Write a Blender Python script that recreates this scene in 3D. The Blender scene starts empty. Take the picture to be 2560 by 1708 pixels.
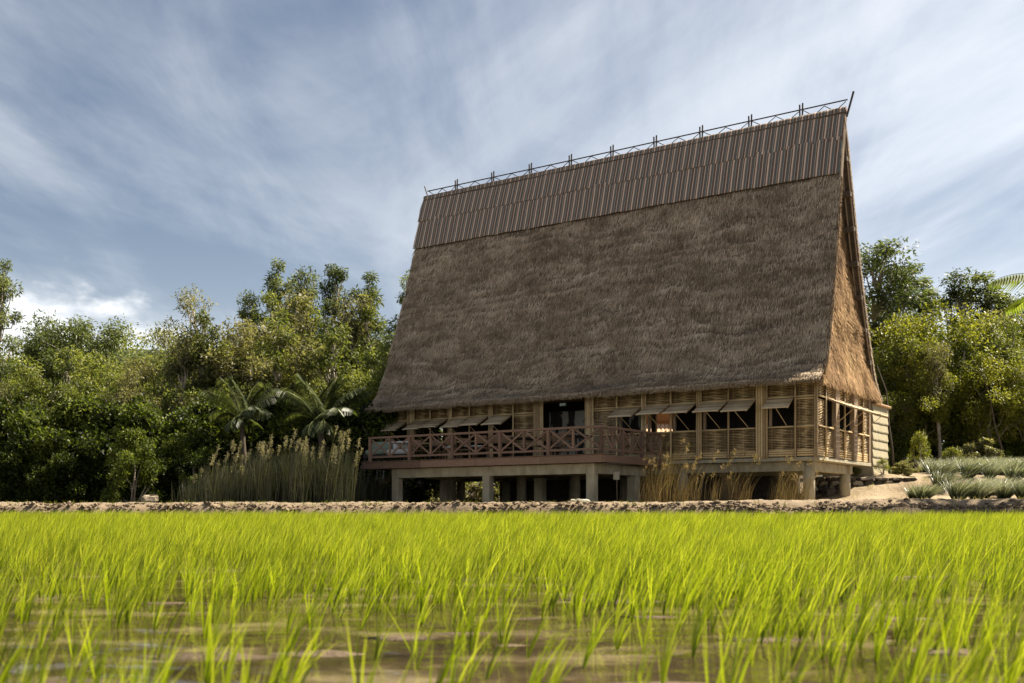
import bpy, math, random
import numpy as np
from mathutils import Vector, Matrix
R = math.radians
random.seed(7)
rng = np.random.default_rng(11)
sc = bpy.context.scene
C = sc.collection

# ------------------------------------------------------------------ camera, sky, sun, exposure
HC = 0.45                                   # eye height above the paddy water
FPX = 2646.0                                # focal length for a 2560 wide picture
cam_d = bpy.data.cameras.new('camera')
cam = bpy.data.objects.new('camera', cam_d); C.objects.link(cam)
cam.location = (0, 0, HC); cam.rotation_euler = (R(90), 0, 0)
cam_d.sensor_width = 36; cam_d.lens = FPX / 2560 * 36
cam_d.shift_y = 0.1664
cam_d.clip_start = 0.05; cam_d.clip_end = 3000
cam_d.dof.use_dof = True; cam_d.dof.focus_distance = 34; cam_d.dof.aperture_fstop = 4.2
sc.camera = cam

SUN_AZ, SUN_EL = 20.0, 50.0                 # azimuth from +X towards +Y
SKY_STRENGTH = 0.11
w = bpy.data.worlds.new('World'); sc.world = w; w.use_nodes = True
nt = w.node_tree; nt.nodes.clear()
def N(tree, typ, **kw):
    n = tree.nodes.new(typ)
    for k, v in kw.items():
        if k.startswith('i_'):
            key = k[2:]
            key = int(key) if key.isdigit() else key.replace('_', ' ')
            n.inputs[key].default_value = v
        else: setattr(n, k, v)
    return n
def L(tree, a, b): tree.links.new(a, b)
def mth(tree, op, a, b=None, c=None, clamp=False):
    n = tree.nodes.new('ShaderNodeMath'); n.operation = op; n.use_clamp = clamp
    for i, q in enumerate((a, b, c)):
        if q is None: continue
        if isinstance(q, (int, float)): n.inputs[i].default_value = q
        else: tree.links.new(q, n.inputs[i])
    return n.outputs[0]
def mapr(tree, val, a, b, c=0.0, d=1.0, smooth=True):
    n = tree.nodes.new('ShaderNodeMapRange'); n.interpolation_type = 'SMOOTHSTEP' if smooth else 'LINEAR'
    tree.links.new(val, n.inputs[0])
    for i, q in enumerate((a, b, c, d)): n.inputs[i + 1].default_value = q
    return n.outputs[0]
def mixc(tree, fac, a, b, blend='MIX'):
    n = tree.nodes.new('ShaderNodeMix'); n.data_type = 'RGBA'; n.blend_type = blend
    for sock, q in ((n.inputs[0], fac), (n.inputs[6], a), (n.inputs[7], b)):
        if isinstance(q, (int, float)): sock.default_value = q
        elif isinstance(q, (tuple, list)): sock.default_value = (*q, 1)
        else: tree.links.new(q, sock)
    return n.outputs[2]

sky = N(nt, 'ShaderNodeTexSky', sky_type='NISHITA', sun_disc=False)
sky.sun_elevation = R(SUN_EL); sky.sun_rotation = R(90 - SUN_AZ)
sky.air_density = 1.0; sky.dust_density = 1.2; sky.ozone_density = 1.5
tc = N(nt, 'ShaderNodeTexCoord')
sep = N(nt, 'ShaderNodeSeparateXYZ'); L(nt, tc.outputs['Generated'], sep.inputs[0])
dx, dy, dz = sep.outputs
zz = mth(nt, 'ADD', mth(nt, 'MAXIMUM', dz, 0.0), 0.14)
cmb = N(nt, 'ShaderNodeCombineXYZ')
L(nt, mth(nt, 'DIVIDE', dx, zz), cmb.inputs[0]); L(nt, mth(nt, 'DIVIDE', dy, zz), cmb.inputs[1])
# high streaky cirrus sheet
mp = N(nt, 'ShaderNodeMapping'); mp.inputs['Rotation'].default_value = (0, 0, R(12)); mp.inputs['Scale'].default_value = (0.95, 0.40, 1)
mp.inputs['Location'].default_value = (3.3, 1.7, 0)
L(nt, cmb.outputs[0], mp.inputs[0])
n1 = N(nt, 'ShaderNodeTexNoise', i_Scale=0.9, i_Detail=7.0, i_Roughness=0.55, i_Distortion=0.7); L(nt, mp.outputs[0], n1.inputs['Vector'])
mp2 = N(nt, 'ShaderNodeMapping'); mp2.inputs['Rotation'].default_value = (0, 0, R(6)); mp2.inputs['Scale'].default_value = (2.6, 0.7, 1)
L(nt, cmb.outputs[0], mp2.inputs[0])
n2 = N(nt, 'ShaderNodeTexNoise', i_Scale=1.6, i_Detail=8.0, i_Roughness=0.6, i_Distortion=0.5); L(nt, mp2.outputs[0], n2.inputs['Vector'])
veil = mth(nt, 'ADD', mth(nt, 'MULTIPLY', n1.outputs[0], 0.78), mth(nt, 'MULTIPLY', n2.outputs[0], 0.22))
veil = mapr(nt, veil, 0.42, 0.66)
# milky brightening towards the horizon and the sun side
hor = mapr(nt, dz, 0.0, 0.30, 1.0, 0.0)
sunside = mapr(nt, dx, -0.25, 0.55, 0.0, 1.0)
milk = mth(nt, 'MULTIPLY', hor, mth(nt, 'ADD', 0.34, mth(nt, 'MULTIPLY', sunside, 0.75)))
cov = mth(nt, 'ADD', mth(nt, 'MULTIPLY', veil, 0.66), milk, clamp=True)
# low cumulus bank
mp3 = N(nt, 'ShaderNodeMapping'); mp3.inputs['Scale'].default_value = (1, 1, 2.0)
L(nt, tc.outputs['Generated'], mp3.inputs[0])
n3 = N(nt, 'ShaderNodeTexNoise', i_Scale=7.0, i_Detail=9.0, i_Roughness=0.52); L(nt, mp3.outputs[0], n3.inputs['Vector'])
cum = mth(nt, 'SUBTRACT', mth(nt, 'ADD', n3.outputs[0], mapr(nt, dz, 0.05, 0.27, 0.29, -0.22, False)), 0.5)
cum = mth(nt, 'MULTIPLY', mapr(nt, cum, -0.01, 0.12), mapr(nt, dz, 0.30, 0.22))
hs = N(nt, 'ShaderNodeHueSaturation', i_Saturation=0.85, i_Value=0.30); L(nt, sky.outputs[0], hs.inputs['Color'])
ccol = mixc(nt, mth(nt, 'ADD', mth(nt, 'MULTIPLY', hor, 0.6), mth(nt, 'MULTIPLY', sunside, 0.4), clamp=True), (2.45, 2.6, 2.8), (5.6, 5.65, 5.7))
skyc = mixc(nt, cov, hs.outputs[0], ccol)
skyc = mixc(nt, cum, skyc, (3.9, 3.92, 3.95))
bg = N(nt, 'ShaderNodeBackground', i_Strength=SKY_STRENGTH); L(nt, skyc, bg.inputs[0])
wo = N(nt, 'ShaderNodeOutputWorld'); L(nt, bg.outputs[0], wo.inputs[0])

sun_d = bpy.data.lights.new('sun', 'SUN'); sun_d.energy = 5.0; sun_d.angle = R(0.55); sun_d.color = (1.0, 0.90, 0.74)
sun = bpy.data.objects.new('sun', sun_d); C.objects.link(sun)
sdir = Vector((math.cos(R(SUN_AZ)) * math.cos(R(SUN_EL)), math.sin(R(SUN_AZ)) * math.cos(R(SUN_EL)), math.sin(R(SUN_EL))))
sun.rotation_euler = sdir.to_track_quat('Z', 'Y').to_euler()
sun.location = (40, 10, 50)
sc.view_settings.view_transform = 'Standard'; sc.view_settings.look = 'None'
sc.view_settings.exposure = 1.62; sc.view_settings.gamma = 1.0; sc.view_settings.use_curve_mapping = False
sc.cycles.max_bounces = 6; sc.cycles.diffuse_bounces = 3; sc.cycles.glossy_bounces = 3; sc.cycles.transmission_bounces = 4

# ------------------------------------------------------------------ helpers
def tag(o, label=None, cat=None, group=None, kind=None):
    if label: o['label'] = label
    if cat: o['category'] = cat
    if group: o['group'] = group
    if kind: o['kind'] = kind
    return o
def empty(name, loc=(0, 0, 0), rz=0.0, label=None, cat=None, group=None):
    o = bpy.data.objects.new(name, None); C.objects.link(o)
    o.location = loc; o.rotation_euler = (0, 0, rz); o.empty_display_size = 0.3
    return tag(o, label, cat, group)
def mesh_np(name, V, F, tint=None, smooth=False, mat=None):
    """V (n,3); F (m,k) one polygon size."""
    V = np.asarray(V, dtype=np.float32); F = np.asarray(F, dtype=np.int32)
    me = bpy.data.meshes.new(name)
    m, k = F.shape
    me.vertices.add(len(V)); me.vertices.foreach_set('co', V.ravel())
    me.loops.add(m * k); me.loops.foreach_set('vertex_index', F.ravel())
    me.polygons.add(m); me.polygons.foreach_set('loop_start', np.arange(0, m * k, k, dtype=np.int32))
    if tint is not None:
        a = me.attributes.new('tint', 'FLOAT', 'POINT'); a.data.foreach_set('value', np.asarray(tint, dtype=np.float32))
    if mat: me.materials.append(mat)
    me.update(calc_edges=True)
    me.polygons.foreach_set('use_smooth', np.full(m, smooth, dtype=bool))
    return me
def link(name, me, parent=None, loc=(0, 0, 0), rot=(0, 0, 0), scale=None):
    o = bpy.data.objects.new(name, me); C.objects.link(o)
    if parent: o.parent = parent
    o.location = loc; o.rotation_euler = rot
    if scale is not None: o.scale = (scale,) * 3 if isinstance(scale, (int, float)) else scale
    return o
class MB:
    def __init__(s): s.v, s.f, s.t = [], [], []
    def add(s, vs, fs, t=0.5):
        b = len(s.v); s.v += [tuple(p) for p in vs]; s.f += [tuple(i + b for i in f) for f in fs]
        s.t += (list(t) if hasattr(t, '__len__') else [t] * len(vs)); return s
    def box(s, x0, x1, y0, y1, z0, z1, t=0.5):
        vs = [(x0, y0, z0), (x1, y0, z0), (x1, y1, z0), (x0, y1, z0), (x0, y0, z1), (x1, y0, z1), (x1, y1, z1), (x0, y1, z1)]
        return s.add(vs, [(3, 2, 1, 0), (4, 5, 6, 7), (0, 1, 5, 4), (1, 2, 6, 5), (2, 3, 7, 6), (3, 0, 4, 7)], t)
    def cbox(s, x0, x1, y0, y1, z0, z1, c=0.01, t=0.5):
        """box with chamfered vertical and horizontal edges"""
        vs = []
        for z, i in ((z0, c), (z0 + c, 0), (z1 - c, 0), (z1, c)):
            a, b, d, e = x0 + i, x1 - i, y0 + i, y1 - i
            vs += [(a + c, d, z), (b - c, d, z), (b, d + c, z), (b, e - c, z), (b - c, e, z), (a + c, e, z), (a, e - c, z), (a, d + c, z)]
        fs = [tuple(range(7, -1, -1)), tuple(range(24, 32))]
        for r in range(3):
            for k in range(8): fs.append((r * 8 + k, r * 8 + (k + 1) % 8, r * 8 + 8 + (k + 1) % 8, r * 8 + 8 + k))
        return s.add(vs, fs, t)
    def bar(s, p0, p1, wd, ht, up=(0, 0, 1), t=0.5):
        p0, p1 = Vector(p0), Vector(p1); d = (p1 - p0).normalized(); up = Vector(up)
        sd = d.cross(up)
        if sd.length < 1e-4: sd = d.cross(Vector((0, 1, 0)))
        sd.normalize(); u2 = sd.cross(d).normalized()
        vs = []
        for p in (p0, p1):
            for a, b in ((-1, -1), (1, -1), (1, 1), (-1, 1)): vs.append(p + sd * (a * wd / 2) + u2 * (b * ht / 2))
        return s.add(vs, [(0, 1, 2, 3), (7, 6, 5, 4), (0, 4, 5, 1), (1, 5, 6, 2), (2, 6, 7, 3), (3, 7, 4, 0)], t)
    def tube(s, path, rad, k=6, t=0.5, cap=True):
        P = [Vector(p) for p in path]; n = len(P)
        rad = rad if hasattr(rad, '__len__') else [rad] * n
        tt = t if hasattr(t, '__len__') else [t] * n
        vs, fs, ts = [], [], []
        ref = Vector((0.31, 0.95, 0.07))
        for i in range(n):
            d = (P[min(i + 1, n - 1)] - P[max(i - 1, 0)]).normalized()
            if abs(d.dot(ref)) > 0.95: ref = Vector((0.95, 0.1, 0.3))
            a = d.cross(ref).normalized(); b = d.cross(a)
            for j in range(k):
                an = 2 * math.pi * j / k
                vs.append(P[i] + (a * math.cos(an) + b * math.sin(an)) * rad[i]); ts.append(tt[i])
        for i in range(n - 1):
            for j in range(k):
                fs.append((i * k + j, i * k + (j + 1) % k, (i + 1) * k + (j + 1) % k, (i + 1) * k + j))
        if cap: fs += [tuple(range(k - 1, -1, -1)), tuple(range((n - 1) * k, n * k))]
        return s.add(vs, fs, ts)
    def mesh(s, name, mat, smooth=False):
        me = bpy.data.meshes.new(name); me.from_pydata(s.v, [], s.f)
        a = me.attributes.new('tint', 'FLOAT', 'POINT'); a.data.foreach_set('value', np.array(s.t, dtype=np.float32))
        me.materials.append(mat); me.update()
        me.polygons.foreach_set('use_smooth', np.full(len(me.polygons), smooth, dtype=bool))
        return me
    def obj(s, name, mat, parent=None, smooth=False, **kw): return link(name, s.mesh(name, mat, smooth), parent, **kw)

def _h(ix, iy, seed):
    n = (ix.astype(np.int64) * 374761393 + iy.astype(np.int64) * 668265263 + seed * 1442695041) & 0x7fffffff
    n = ((n ^ (n >> 13)) * 1274126177) & 0x7fffffff
    return ((n ^ (n >> 16)) & 0xffff) / 65535.0
def vnoise(x, y, seed=0):
    x, y = np.asarray(x, float), np.asarray(y, float)
    ix, iy = np.floor(x), np.floor(y); fx, fy = x - ix, y - iy
    fx, fy = fx * fx * (3 - 2 * fx), fy * fy * (3 - 2 * fy)
    a, b = _h(ix, iy, seed), _h(ix + 1, iy, seed); c, d = _h(ix, iy + 1, seed), _h(ix + 1, iy + 1, seed)
    return (a * (1 - fx) + b * fx) * (1 - fy) + (c * (1 - fx) + d * fx) * fy
def fbm(x, y, o=4, seed=0):
    s, amp, tot = 0, 1.0, 0
    for i in range(o): s = s + amp * vnoise(x * 2 ** i, y * 2 ** i, seed + i * 17); tot += amp; amp *= 0.5
    return s / tot
def sstep(a, b, x):
    t = np.clip((np.asarray(x, float) - a) / (b - a), 0, 1); return t * t * (3 - 2 * t)
def grid_faces(nu, nv, off=0):
    i, j = np.meshgrid(np.arange(nu - 1), np.arange(nv - 1), indexing='ij')
    a = (i * nv + j).ravel() + off
    return np.stack([a, a + nv, a + nv + 1, a + 1], 1)

# ------------------------------------------------------------------ materials
def ramp(tree, fac, stops):
    n = tree.nodes.new('ShaderNodeValToRGB'); cr = n.color_ramp
    while len(cr.elements) < len(stops): cr.elements.new(0.5)
    for e, (p, c) in zip(cr.elements, stops): e.position = p; e.color = (*c, 1)
    tree.links.new(fac, n.inputs[0]); return n.outputs[0]
def base_mat(name, rough=0.8, spec=0.3):
    m = bpy.data.materials.new(name); m.use_nodes = True
    t = m.node_tree; b = t.nodes['Principled BSDF']
    b.inputs['Roughness'].default_value = rough; b.inputs['Specular IOR Level'].default_value = spec
    return m, t, b
def attr(t, name='tint'):
    n = t.nodes.new('ShaderNodeAttribute'); n.attribute_name = name; return n.outputs['Fac']
def noise(t, scale, detail=4, rough=0.55, coord='Object', stretch=None):
    c = t.nodes.new('ShaderNodeTexCoord'); o = c.outputs[coord]
    if stretch:
        mpn = t.nodes.new('ShaderNodeMapping'); mpn.inputs['Scale'].default_value = stretch; t.links.new(o, mpn.inputs[0]); o = mpn.outputs[0]
    n = t.nodes.new('ShaderNodeTexNoise'); n.inputs['Scale'].default_value = scale; n.inputs['Detail'].default_value = detail; n.inputs['Roughness'].default_value = rough
    t.links.new(o, n.inputs['Vector']); return n.outputs[0]
def bump(t, b, h, strength=0.3, dist=0.02):
    n = t.nodes.new('ShaderNodeBump'); n.inputs['Strength'].default_value = strength; n.inputs['Distance'].default_value = dist
    t.links.new(h, n.inputs['Height']); t.links.new(n.outputs[0], b.inputs['Normal'])
def simple(name, stops, scale=6, rough=0.8, spec=0.3, stretch=None, bmp=0.3, tintw=0.0, dist=0.01):
    m, t, b = base_mat(name, rough, spec)
    f = noise(t, scale, 6, 0.6, stretch=stretch)
    if tintw:
        g = mth(t, 'ADD', mth(t, 'MULTIPLY', f, 1 - tintw), mth(t, 'MULTIPLY', attr(t), tintw))
    else: g = f
    t.links.new(ramp(t, g, stops), b.inputs['Base Color'])
    if bmp: bump(t, b, f, bmp, dist)
    return m
def leaf_mat(name, dark, mid, light, trans=0.48, rough=0.5, spec=0.32, vary=0.35, tr_gain=1.3):
    m, t, b = base_mat(name, rough, spec)
    oi = t.nodes.new('ShaderNodeObjectInfo')
    f = mth(t, 'ADD', attr(t), mth(t, 'MULTIPLY', mth(t, 'SUBTRACT', oi.outputs['Random'], 0.5), vary), clamp=True)
    col = ramp(t, f, [(0.0, dark), (0.5, mid), (1.0, light)])
    t.links.new(col, b.inputs['Base Color'])
    tr = t.nodes.new('ShaderNodeBsdfTranslucent')
    t.links.new(mixc(t, 1.0, col, (tr_gain, tr_gain * 1.05, tr_gain * 0.6), 'MULTIPLY'), tr.inputs[0])
    mx = t.nodes.new('ShaderNodeMixShader'); mx.inputs[0].default_value = trans
    t.links.new(b.outputs[0], mx.inputs[1]); t.links.new(tr.outputs[0], mx.inputs[2])
    t.links.new(mx.outputs[0], t.nodes['Material Output'].inputs[0])
    return m

M = {}
M['thatch'] = simple('weathered_thatch', [(0.05, (0.115, 0.076, 0.046)), (0.42, (0.325, 0.238, 0.152)), (0.68, (0.50, 0.386, 0.262)), (1.0, (0.76, 0.63, 0.45))], 5, 0.9, 0.15, None, 0.0, 0.85)
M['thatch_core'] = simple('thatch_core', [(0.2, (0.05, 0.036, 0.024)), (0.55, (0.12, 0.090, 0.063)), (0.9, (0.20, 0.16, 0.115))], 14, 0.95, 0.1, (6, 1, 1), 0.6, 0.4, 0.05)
M['gold_thatch'] = simple('golden_thatch', [(0.05, (0.075, 0.040, 0.016)), (0.45, (0.26, 0.150, 0.064)), (0.75, (0.40, 0.255, 0.115)), (1.0, (0.60, 0.43, 0.22))], 5, 0.85, 0.2, None, 0.0, 0.85)
M['bamboo'] = simple('aged_bamboo', [(0.0, (0.07, 0.042, 0.018)), (0.4, (0.28, 0.188, 0.086)), (0.7, (0.53, 0.385, 0.195)), (1.0, (0.76, 0.61, 0.39))], 9, 0.5, 0.4, (1.5, 1.5, 1.5), 0.15, 0.8)
M['grey_bamboo'] = simple('greyed_bamboo', [(0.0, (0.10, 0.066, 0.034)), (0.35, (0.30, 0.215, 0.120)), (0.75, (0.52, 0.405, 0.255)), (1.0, (0.72, 0.60, 0.43))], 11, 0.6, 0.3, None, 0.3, 0.7)
M['timber'] = simple('weathered_timber', [(0.2, (0.13, 0.09, 0.055)), (0.6, (0.30, 0.22, 0.145)), (0.9, (0.44, 0.35, 0.25))], 7, 0.75, 0.25, (8, 8, 0.7), 0.4, 0.3)
M['redwood'] = simple('redbrown_timber', [(0.2, (0.082, 0.046, 0.029)), (0.55, (0.158, 0.092, 0.060)), (0.9, (0.26, 0.162, 0.110))], 5, 0.6, 0.35, (1.2, 7, 7), 0.25, 0.35)
M['concrete'] = simple('concrete', [(0.2, (0.17, 0.147, 0.098)), (0.55, (0.315, 0.275, 0.19)), (0.85, (0.45, 0.40, 0.29))], 3.5, 0.9, 0.2, (1, 1, 0.5), 0.25)
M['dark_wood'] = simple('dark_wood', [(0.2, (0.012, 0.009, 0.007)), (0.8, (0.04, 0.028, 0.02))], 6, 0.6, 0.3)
M['chair_wood'] = simple('chair_wood', [(0.2, (0.085, 0.042, 0.016)), (0.8, (0.20, 0.11, 0.045))], 8, 0.5, 0.4)
M['leather'] = simple('tan_leather', [(0.2, (0.10, 0.050, 0.020)), (0.8, (0.18, 0.095, 0.040))], 9, 0.5, 0.4)
M['white_cloth'] = simple('white_fabric', [(0.2, (0.42, 0.42, 0.40)), (0.8, (0.58, 0.58, 0.56))], 5, 0.9, 0.2)
M['sage_cloth'] = simple('sage_fabric', [(0.2, (0.14, 0.17, 0.13)), (0.8, (0.21, 0.24, 0.19))], 5, 0.9, 0.2)
M['metal'] = simple('pale_metal', [(0.2, (0.4, 0.4, 0.38)), (0.8, (0.6, 0.6, 0.57))], 9, 0.45, 0.5)
M['black_plastic'] = simple('black_plastic', [(0.2, (0.008, 0.008, 0.008)), (0.8, (0.02, 0.02, 0.02))], 9, 0.5, 0.4)
M['stone'] = simple('rough_stone', [(0.2, (0.10, 0.08, 0.055)), (0.55, (0.25, 0.205, 0.145)), (0.9, (0.40, 0.34, 0.25))], 4, 0.95, 0.15, None, 0.6, 0.45, 0.05)
M['pale_stone'] = simple('pale_stone', [(0.2, (0.30, 0.27, 0.20)), (0.8, (0.5, 0.46, 0.37))], 5, 0.95, 0.15, None, 0.5, 0.0, 0.03)
M['dark_stone'] = simple('dark_stone', [(0.2, (0.035, 0.03, 0.024)), (0.8, (0.11, 0.09, 0.07))], 5, 0.95, 0.15, None, 0.6, 0.0, 0.04)
M['brick'] = simple('pale_brick', [(0.2, (0.30, 0.21, 0.13)), (0.8, (0.52, 0.40, 0.27))], 6, 0.9, 0.15, None, 0.4, 0.5)
M['cream_thatch'] = simple('cream_thatch', [(0.1, (0.16, 0.13, 0.078)), (0.5, (0.30, 0.26, 0.17)), (0.9, (0.42, 0.375, 0.27))], 7, 0.9, 0.15, (5, 5, 1), 0.35, 0.4)
M['clay'] = simple('clay_render', [(0.2, (0.20, 0.095, 0.036)), (0.8, (0.30, 0.155, 0.065))], 3, 0.95, 0.15, (1, 1, 3), 0.5, 0.0, 0.04)
M['tile'] = simple('roof_tile', [(0.2, (0.42, 0.26, 0.15)), (0.8, (0.62, 0.43, 0.27))], 6, 0.85, 0.2, None, 0.3, 0.4)
M['bark'] = simple('pale_bark', [(0.2, (0.14, 0.115, 0.08)), (0.55, (0.32, 0.275, 0.21)), (0.9, (0.52, 0.465, 0.38))], 6, 0.9, 0.2, (3, 3, 0.6), 0.4)
M['dark_bark'] = simple('dark_bark', [(0.2, (0.04, 0.03, 0.02)), (0.8, (0.14, 0.11, 0.08))], 6, 0.9, 0.2, (3, 3, 0.6), 0.4)
M['leaf_airy'] = leaf_mat('airy_leaves', (0.0200, 0.0280, 0.0080), (0.0810, 0.1013, 0.0270), (0.1950, 0.2100, 0.0750))
M['leaf_round'] = leaf_mat('round_crown_leaves', (0.0216, 0.0288, 0.0063), (0.1063, 0.1250, 0.0213), (0.2450, 0.2520, 0.0630))
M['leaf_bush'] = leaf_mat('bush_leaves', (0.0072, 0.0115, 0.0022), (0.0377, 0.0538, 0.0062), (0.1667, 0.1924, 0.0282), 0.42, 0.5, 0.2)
M['leaf_bright'] = leaf_mat('bright_leaves', (0.0405, 0.0495, 0.0045), (0.1313, 0.1418, 0.0126), (0.2760, 0.2587, 0.0403), 0.45)
M['leaf_olive'] = leaf_mat('olive_leaves', (0.0360, 0.0360, 0.0130), (0.1380, 0.1296, 0.0456), (0.2730, 0.2470, 0.1105))
M['palm'] = leaf_mat('palm_leaves', (0.0168, 0.0252, 0.0070), (0.0553, 0.0683, 0.0182), (0.1800, 0.1935, 0.0765), 0.35, 0.45, 0.3)
M['palm_bright'] = leaf_mat('bright_palm_leaves', (0.06, 0.08, 0.01), (0.13, 0.17, 0.02), (0.22, 0.24, 0.05), 0.55, 0.6, 0.15)  # yellow-green leaf colour of the palm at the right
M['rice'] = leaf_mat('rice_leaves', (0.060, 0.095, 0.003), (0.262, 0.308, 0.007), (0.55, 0.55, 0.055), 0.5, 0.35, 0.5, 0.1, 1.35)
M['reed'] = leaf_mat('reed_leaves', (0.0108, 0.0120, 0.0054), (0.0310, 0.0335, 0.0149), (0.0735, 0.0735, 0.0364), 0.25)
M['plume'] = leaf_mat('reed_plumes', (0.0900, 0.0765, 0.0432), (0.2000, 0.1750, 0.1000), (0.3630, 0.3190, 0.2090), 0.4, 0.8, 0.2)
M['dry_grass'] = leaf_mat('dry_grass', (0.055, 0.036, 0.015), (0.15, 0.10, 0.042), (0.33, 0.24, 0.11), 0.3, 0.7, 0.25)
M['dune_grass'] = leaf_mat('dune_grass', (0.0176, 0.0256, 0.0080), (0.0792, 0.0936, 0.0468), (0.4600, 0.4600, 0.3600), 0.3, 0.35, 0.6)

# striped woven ridge cloth: flat print only
def cloth_mat(name, shift):
    m, t, b = base_mat(name, 0.85, 0.2)
    tcn = t.nodes.new('ShaderNodeTexCoord'); sp = t.nodes.new('ShaderNodeSeparateXYZ'); t.links.new(tcn.outputs['Object'], sp.inputs[0])
    nz = noise(t, 3, 3, 0.5, stretch=(2, 2, 1))
    xx = mth(t, 'ADD', mth(t, 'DIVIDE', mth(t, 'ADD', sp.outputs[0], mth(t, 'MULTIPLY', nz, 0.02)), 0.47), shift)
    fr = mth(t, 'FRACT', xx)
    n = t.nodes.new('ShaderNodeValToRGB'); cr = n.color_ramp; cr.interpolation = 'CONSTANT'
    st = [(0.0, (0.128, 0.077, 0.056)), (0.13, (0.512, 0.400, 0.301)), (0.20, (0.152, 0.088, 0.061)), (0.31, (0.088, 0.110, 0.105)), (0.44, (0.403, 0.319, 0.230)),
          (0.48, (0.183, 0.100, 0.067)), (0.60, (0.586, 0.450, 0.339)), (0.70, (0.207, 0.115, 0.077)), (0.78, (0.098, 0.120, 0.113)), (0.90, (0.366, 0.288, 0.211)), (0.94, (0.116, 0.083, 0.064))]
    while len(cr.elements) < len(st): cr.elements.new(0.5)
    for e, (p, c) in zip(cr.elements, st): e.position = p; e.color = (*c, 1)
    t.links.new(fr, n.inputs[0])
    f2 = noise(t, 30, 4, 0.6)
    t.links.new(mixc(t, 1.0, n.outputs[0], ramp(t, f2, [(0.2, (0.72, 0.72, 0.72)), (0.8, (1.12, 1.12, 1.12))]), 'MULTIPLY'), b.inputs['Base Color'])
    return m
M['cloth_a'] = cloth_mat('striped_cloth_upper', 0.0); M['cloth_b'] = cloth_mat('striped_cloth_lower', 0.37)

# soil: sand near the paddy and on the right, leaf litter to the left and back
def soil_mat():
    m, t, b = base_mat('sandy_soil', 0.95, 0.1)
    a, c = noise(t, 0.9, 8, 0.62), noise(t, 9, 5, 0.65)
    sand = ramp(t, a, [(0.28, (0.15, 0.108, 0.066)), (0.5, (0.29, 0.225, 0.145)), (0.75, (0.40, 0.325, 0.22))])
    litter = ramp(t, c, [(0.25, (0.028, 0.021, 0.013)), (0.75, (0.105, 0.082, 0.05))])
    t.links.new(mixc(t, attr(t), sand, litter), b.inputs['Base Color'])
    bump(t, b, mth(t, 'ADD', c, a), 0.7, 0.08); return m
M['soil'] = soil_mat()
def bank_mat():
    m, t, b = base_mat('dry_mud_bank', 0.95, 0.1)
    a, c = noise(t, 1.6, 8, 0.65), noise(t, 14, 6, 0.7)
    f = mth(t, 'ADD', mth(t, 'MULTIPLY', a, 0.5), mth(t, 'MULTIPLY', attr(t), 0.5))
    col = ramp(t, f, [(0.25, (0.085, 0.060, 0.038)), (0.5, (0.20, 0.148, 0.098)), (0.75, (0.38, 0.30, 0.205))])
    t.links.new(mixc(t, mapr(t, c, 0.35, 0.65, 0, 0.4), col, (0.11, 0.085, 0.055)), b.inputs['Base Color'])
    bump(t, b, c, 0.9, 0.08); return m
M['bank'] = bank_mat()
def water_mat():
    m, t, b = base_mat('muddy_water', 0.04, 0.5)
    b.inputs['IOR'].default_value = 1.33
    silt = noise(t, 1.5, 7, 0.65, stretch=(1, 1.6, 1))
    t.links.new(ramp(t, silt, [(0.36, (0.022, 0.016, 0.007)), (0.52, (0.052, 0.038, 0.017)), (0.60, (0.13, 0.100, 0.052)), (0.70, (0.22, 0.175, 0.10))]), b.inputs['Base Color'])
    r1 = noise(t, 2.6, 2, 0.4, stretch=(1, 1.2, 1)); r2 = noise(t, 13, 3, 0.5)
    bump(t, b, mth(t, 'ADD', r1, mth(t, 'MULTIPLY', r2, 0.20)), 0.10, 0.12); return m
M['water'] = water_mat()

# ------------------------------------------------------------------ ground, bank, water
def gz(x, y):
    x, y = np.asarray(x, float), np.asarray(y, float)
    z = 0.72 + 0.12 * sstep(4, 11, x) + 0.5 * sstep(39.3, 40.9, y) * sstep(11, 13, x) + 0.8 * sstep(11.5, 17, x) * sstep(35.5, 46, y)
    z = z + 0.30 * sstep(41.05, 41.4, y) * (1 - sstep(14.6, 16, x)) * sstep(10.5, 12, x)
    z = z + 2.0 * sstep(52, 85, y) + 0.10 * (fbm(x * 0.5, y * 0.5, 4, 5) - 0.5)
    return z
def gz1(x, y): return float(gz(np.array([x]), np.array([y]))[0])
def axis(*segs):
    out = []
    for a, b, n in segs: out += list(np.linspace(a, b, n, endpoint=False))
    return np.array(out + [segs[-1][1]])
xs = axis((-900, -60, 14), (-60, -26, 30), (-26, 26, 200), (26, 60, 30), (60, 900, 14))
ys = axis((34.9, 52, 90), (52, 90, 50), (90, 900, 20))
X, Y = np.meshgrid(xs, ys, indexing='ij')
Z = gz(X, Y) - 0.004
lit = 1 - sstep(7.5, 12.5, X + 2.5 * (fbm(X * 0.6, Y * 0.6, 3, 9) - 0.5)) * (1 - sstep(44, 50, Y))
lit = lit * sstep(36.0, 38.5, Y + 1.5 * (fbm(X * 0.7, Y * 0.7, 3, 3) - 0.5) + 0.0 * X)
g = link('ground', mesh_np('ground', np.stack([X.ravel(), Y.ravel(), Z.ravel()], 1), grid_faces(len(xs), len(ys)), lit.ravel(), True, M['soil'])); tag(g, kind='structure')

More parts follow.
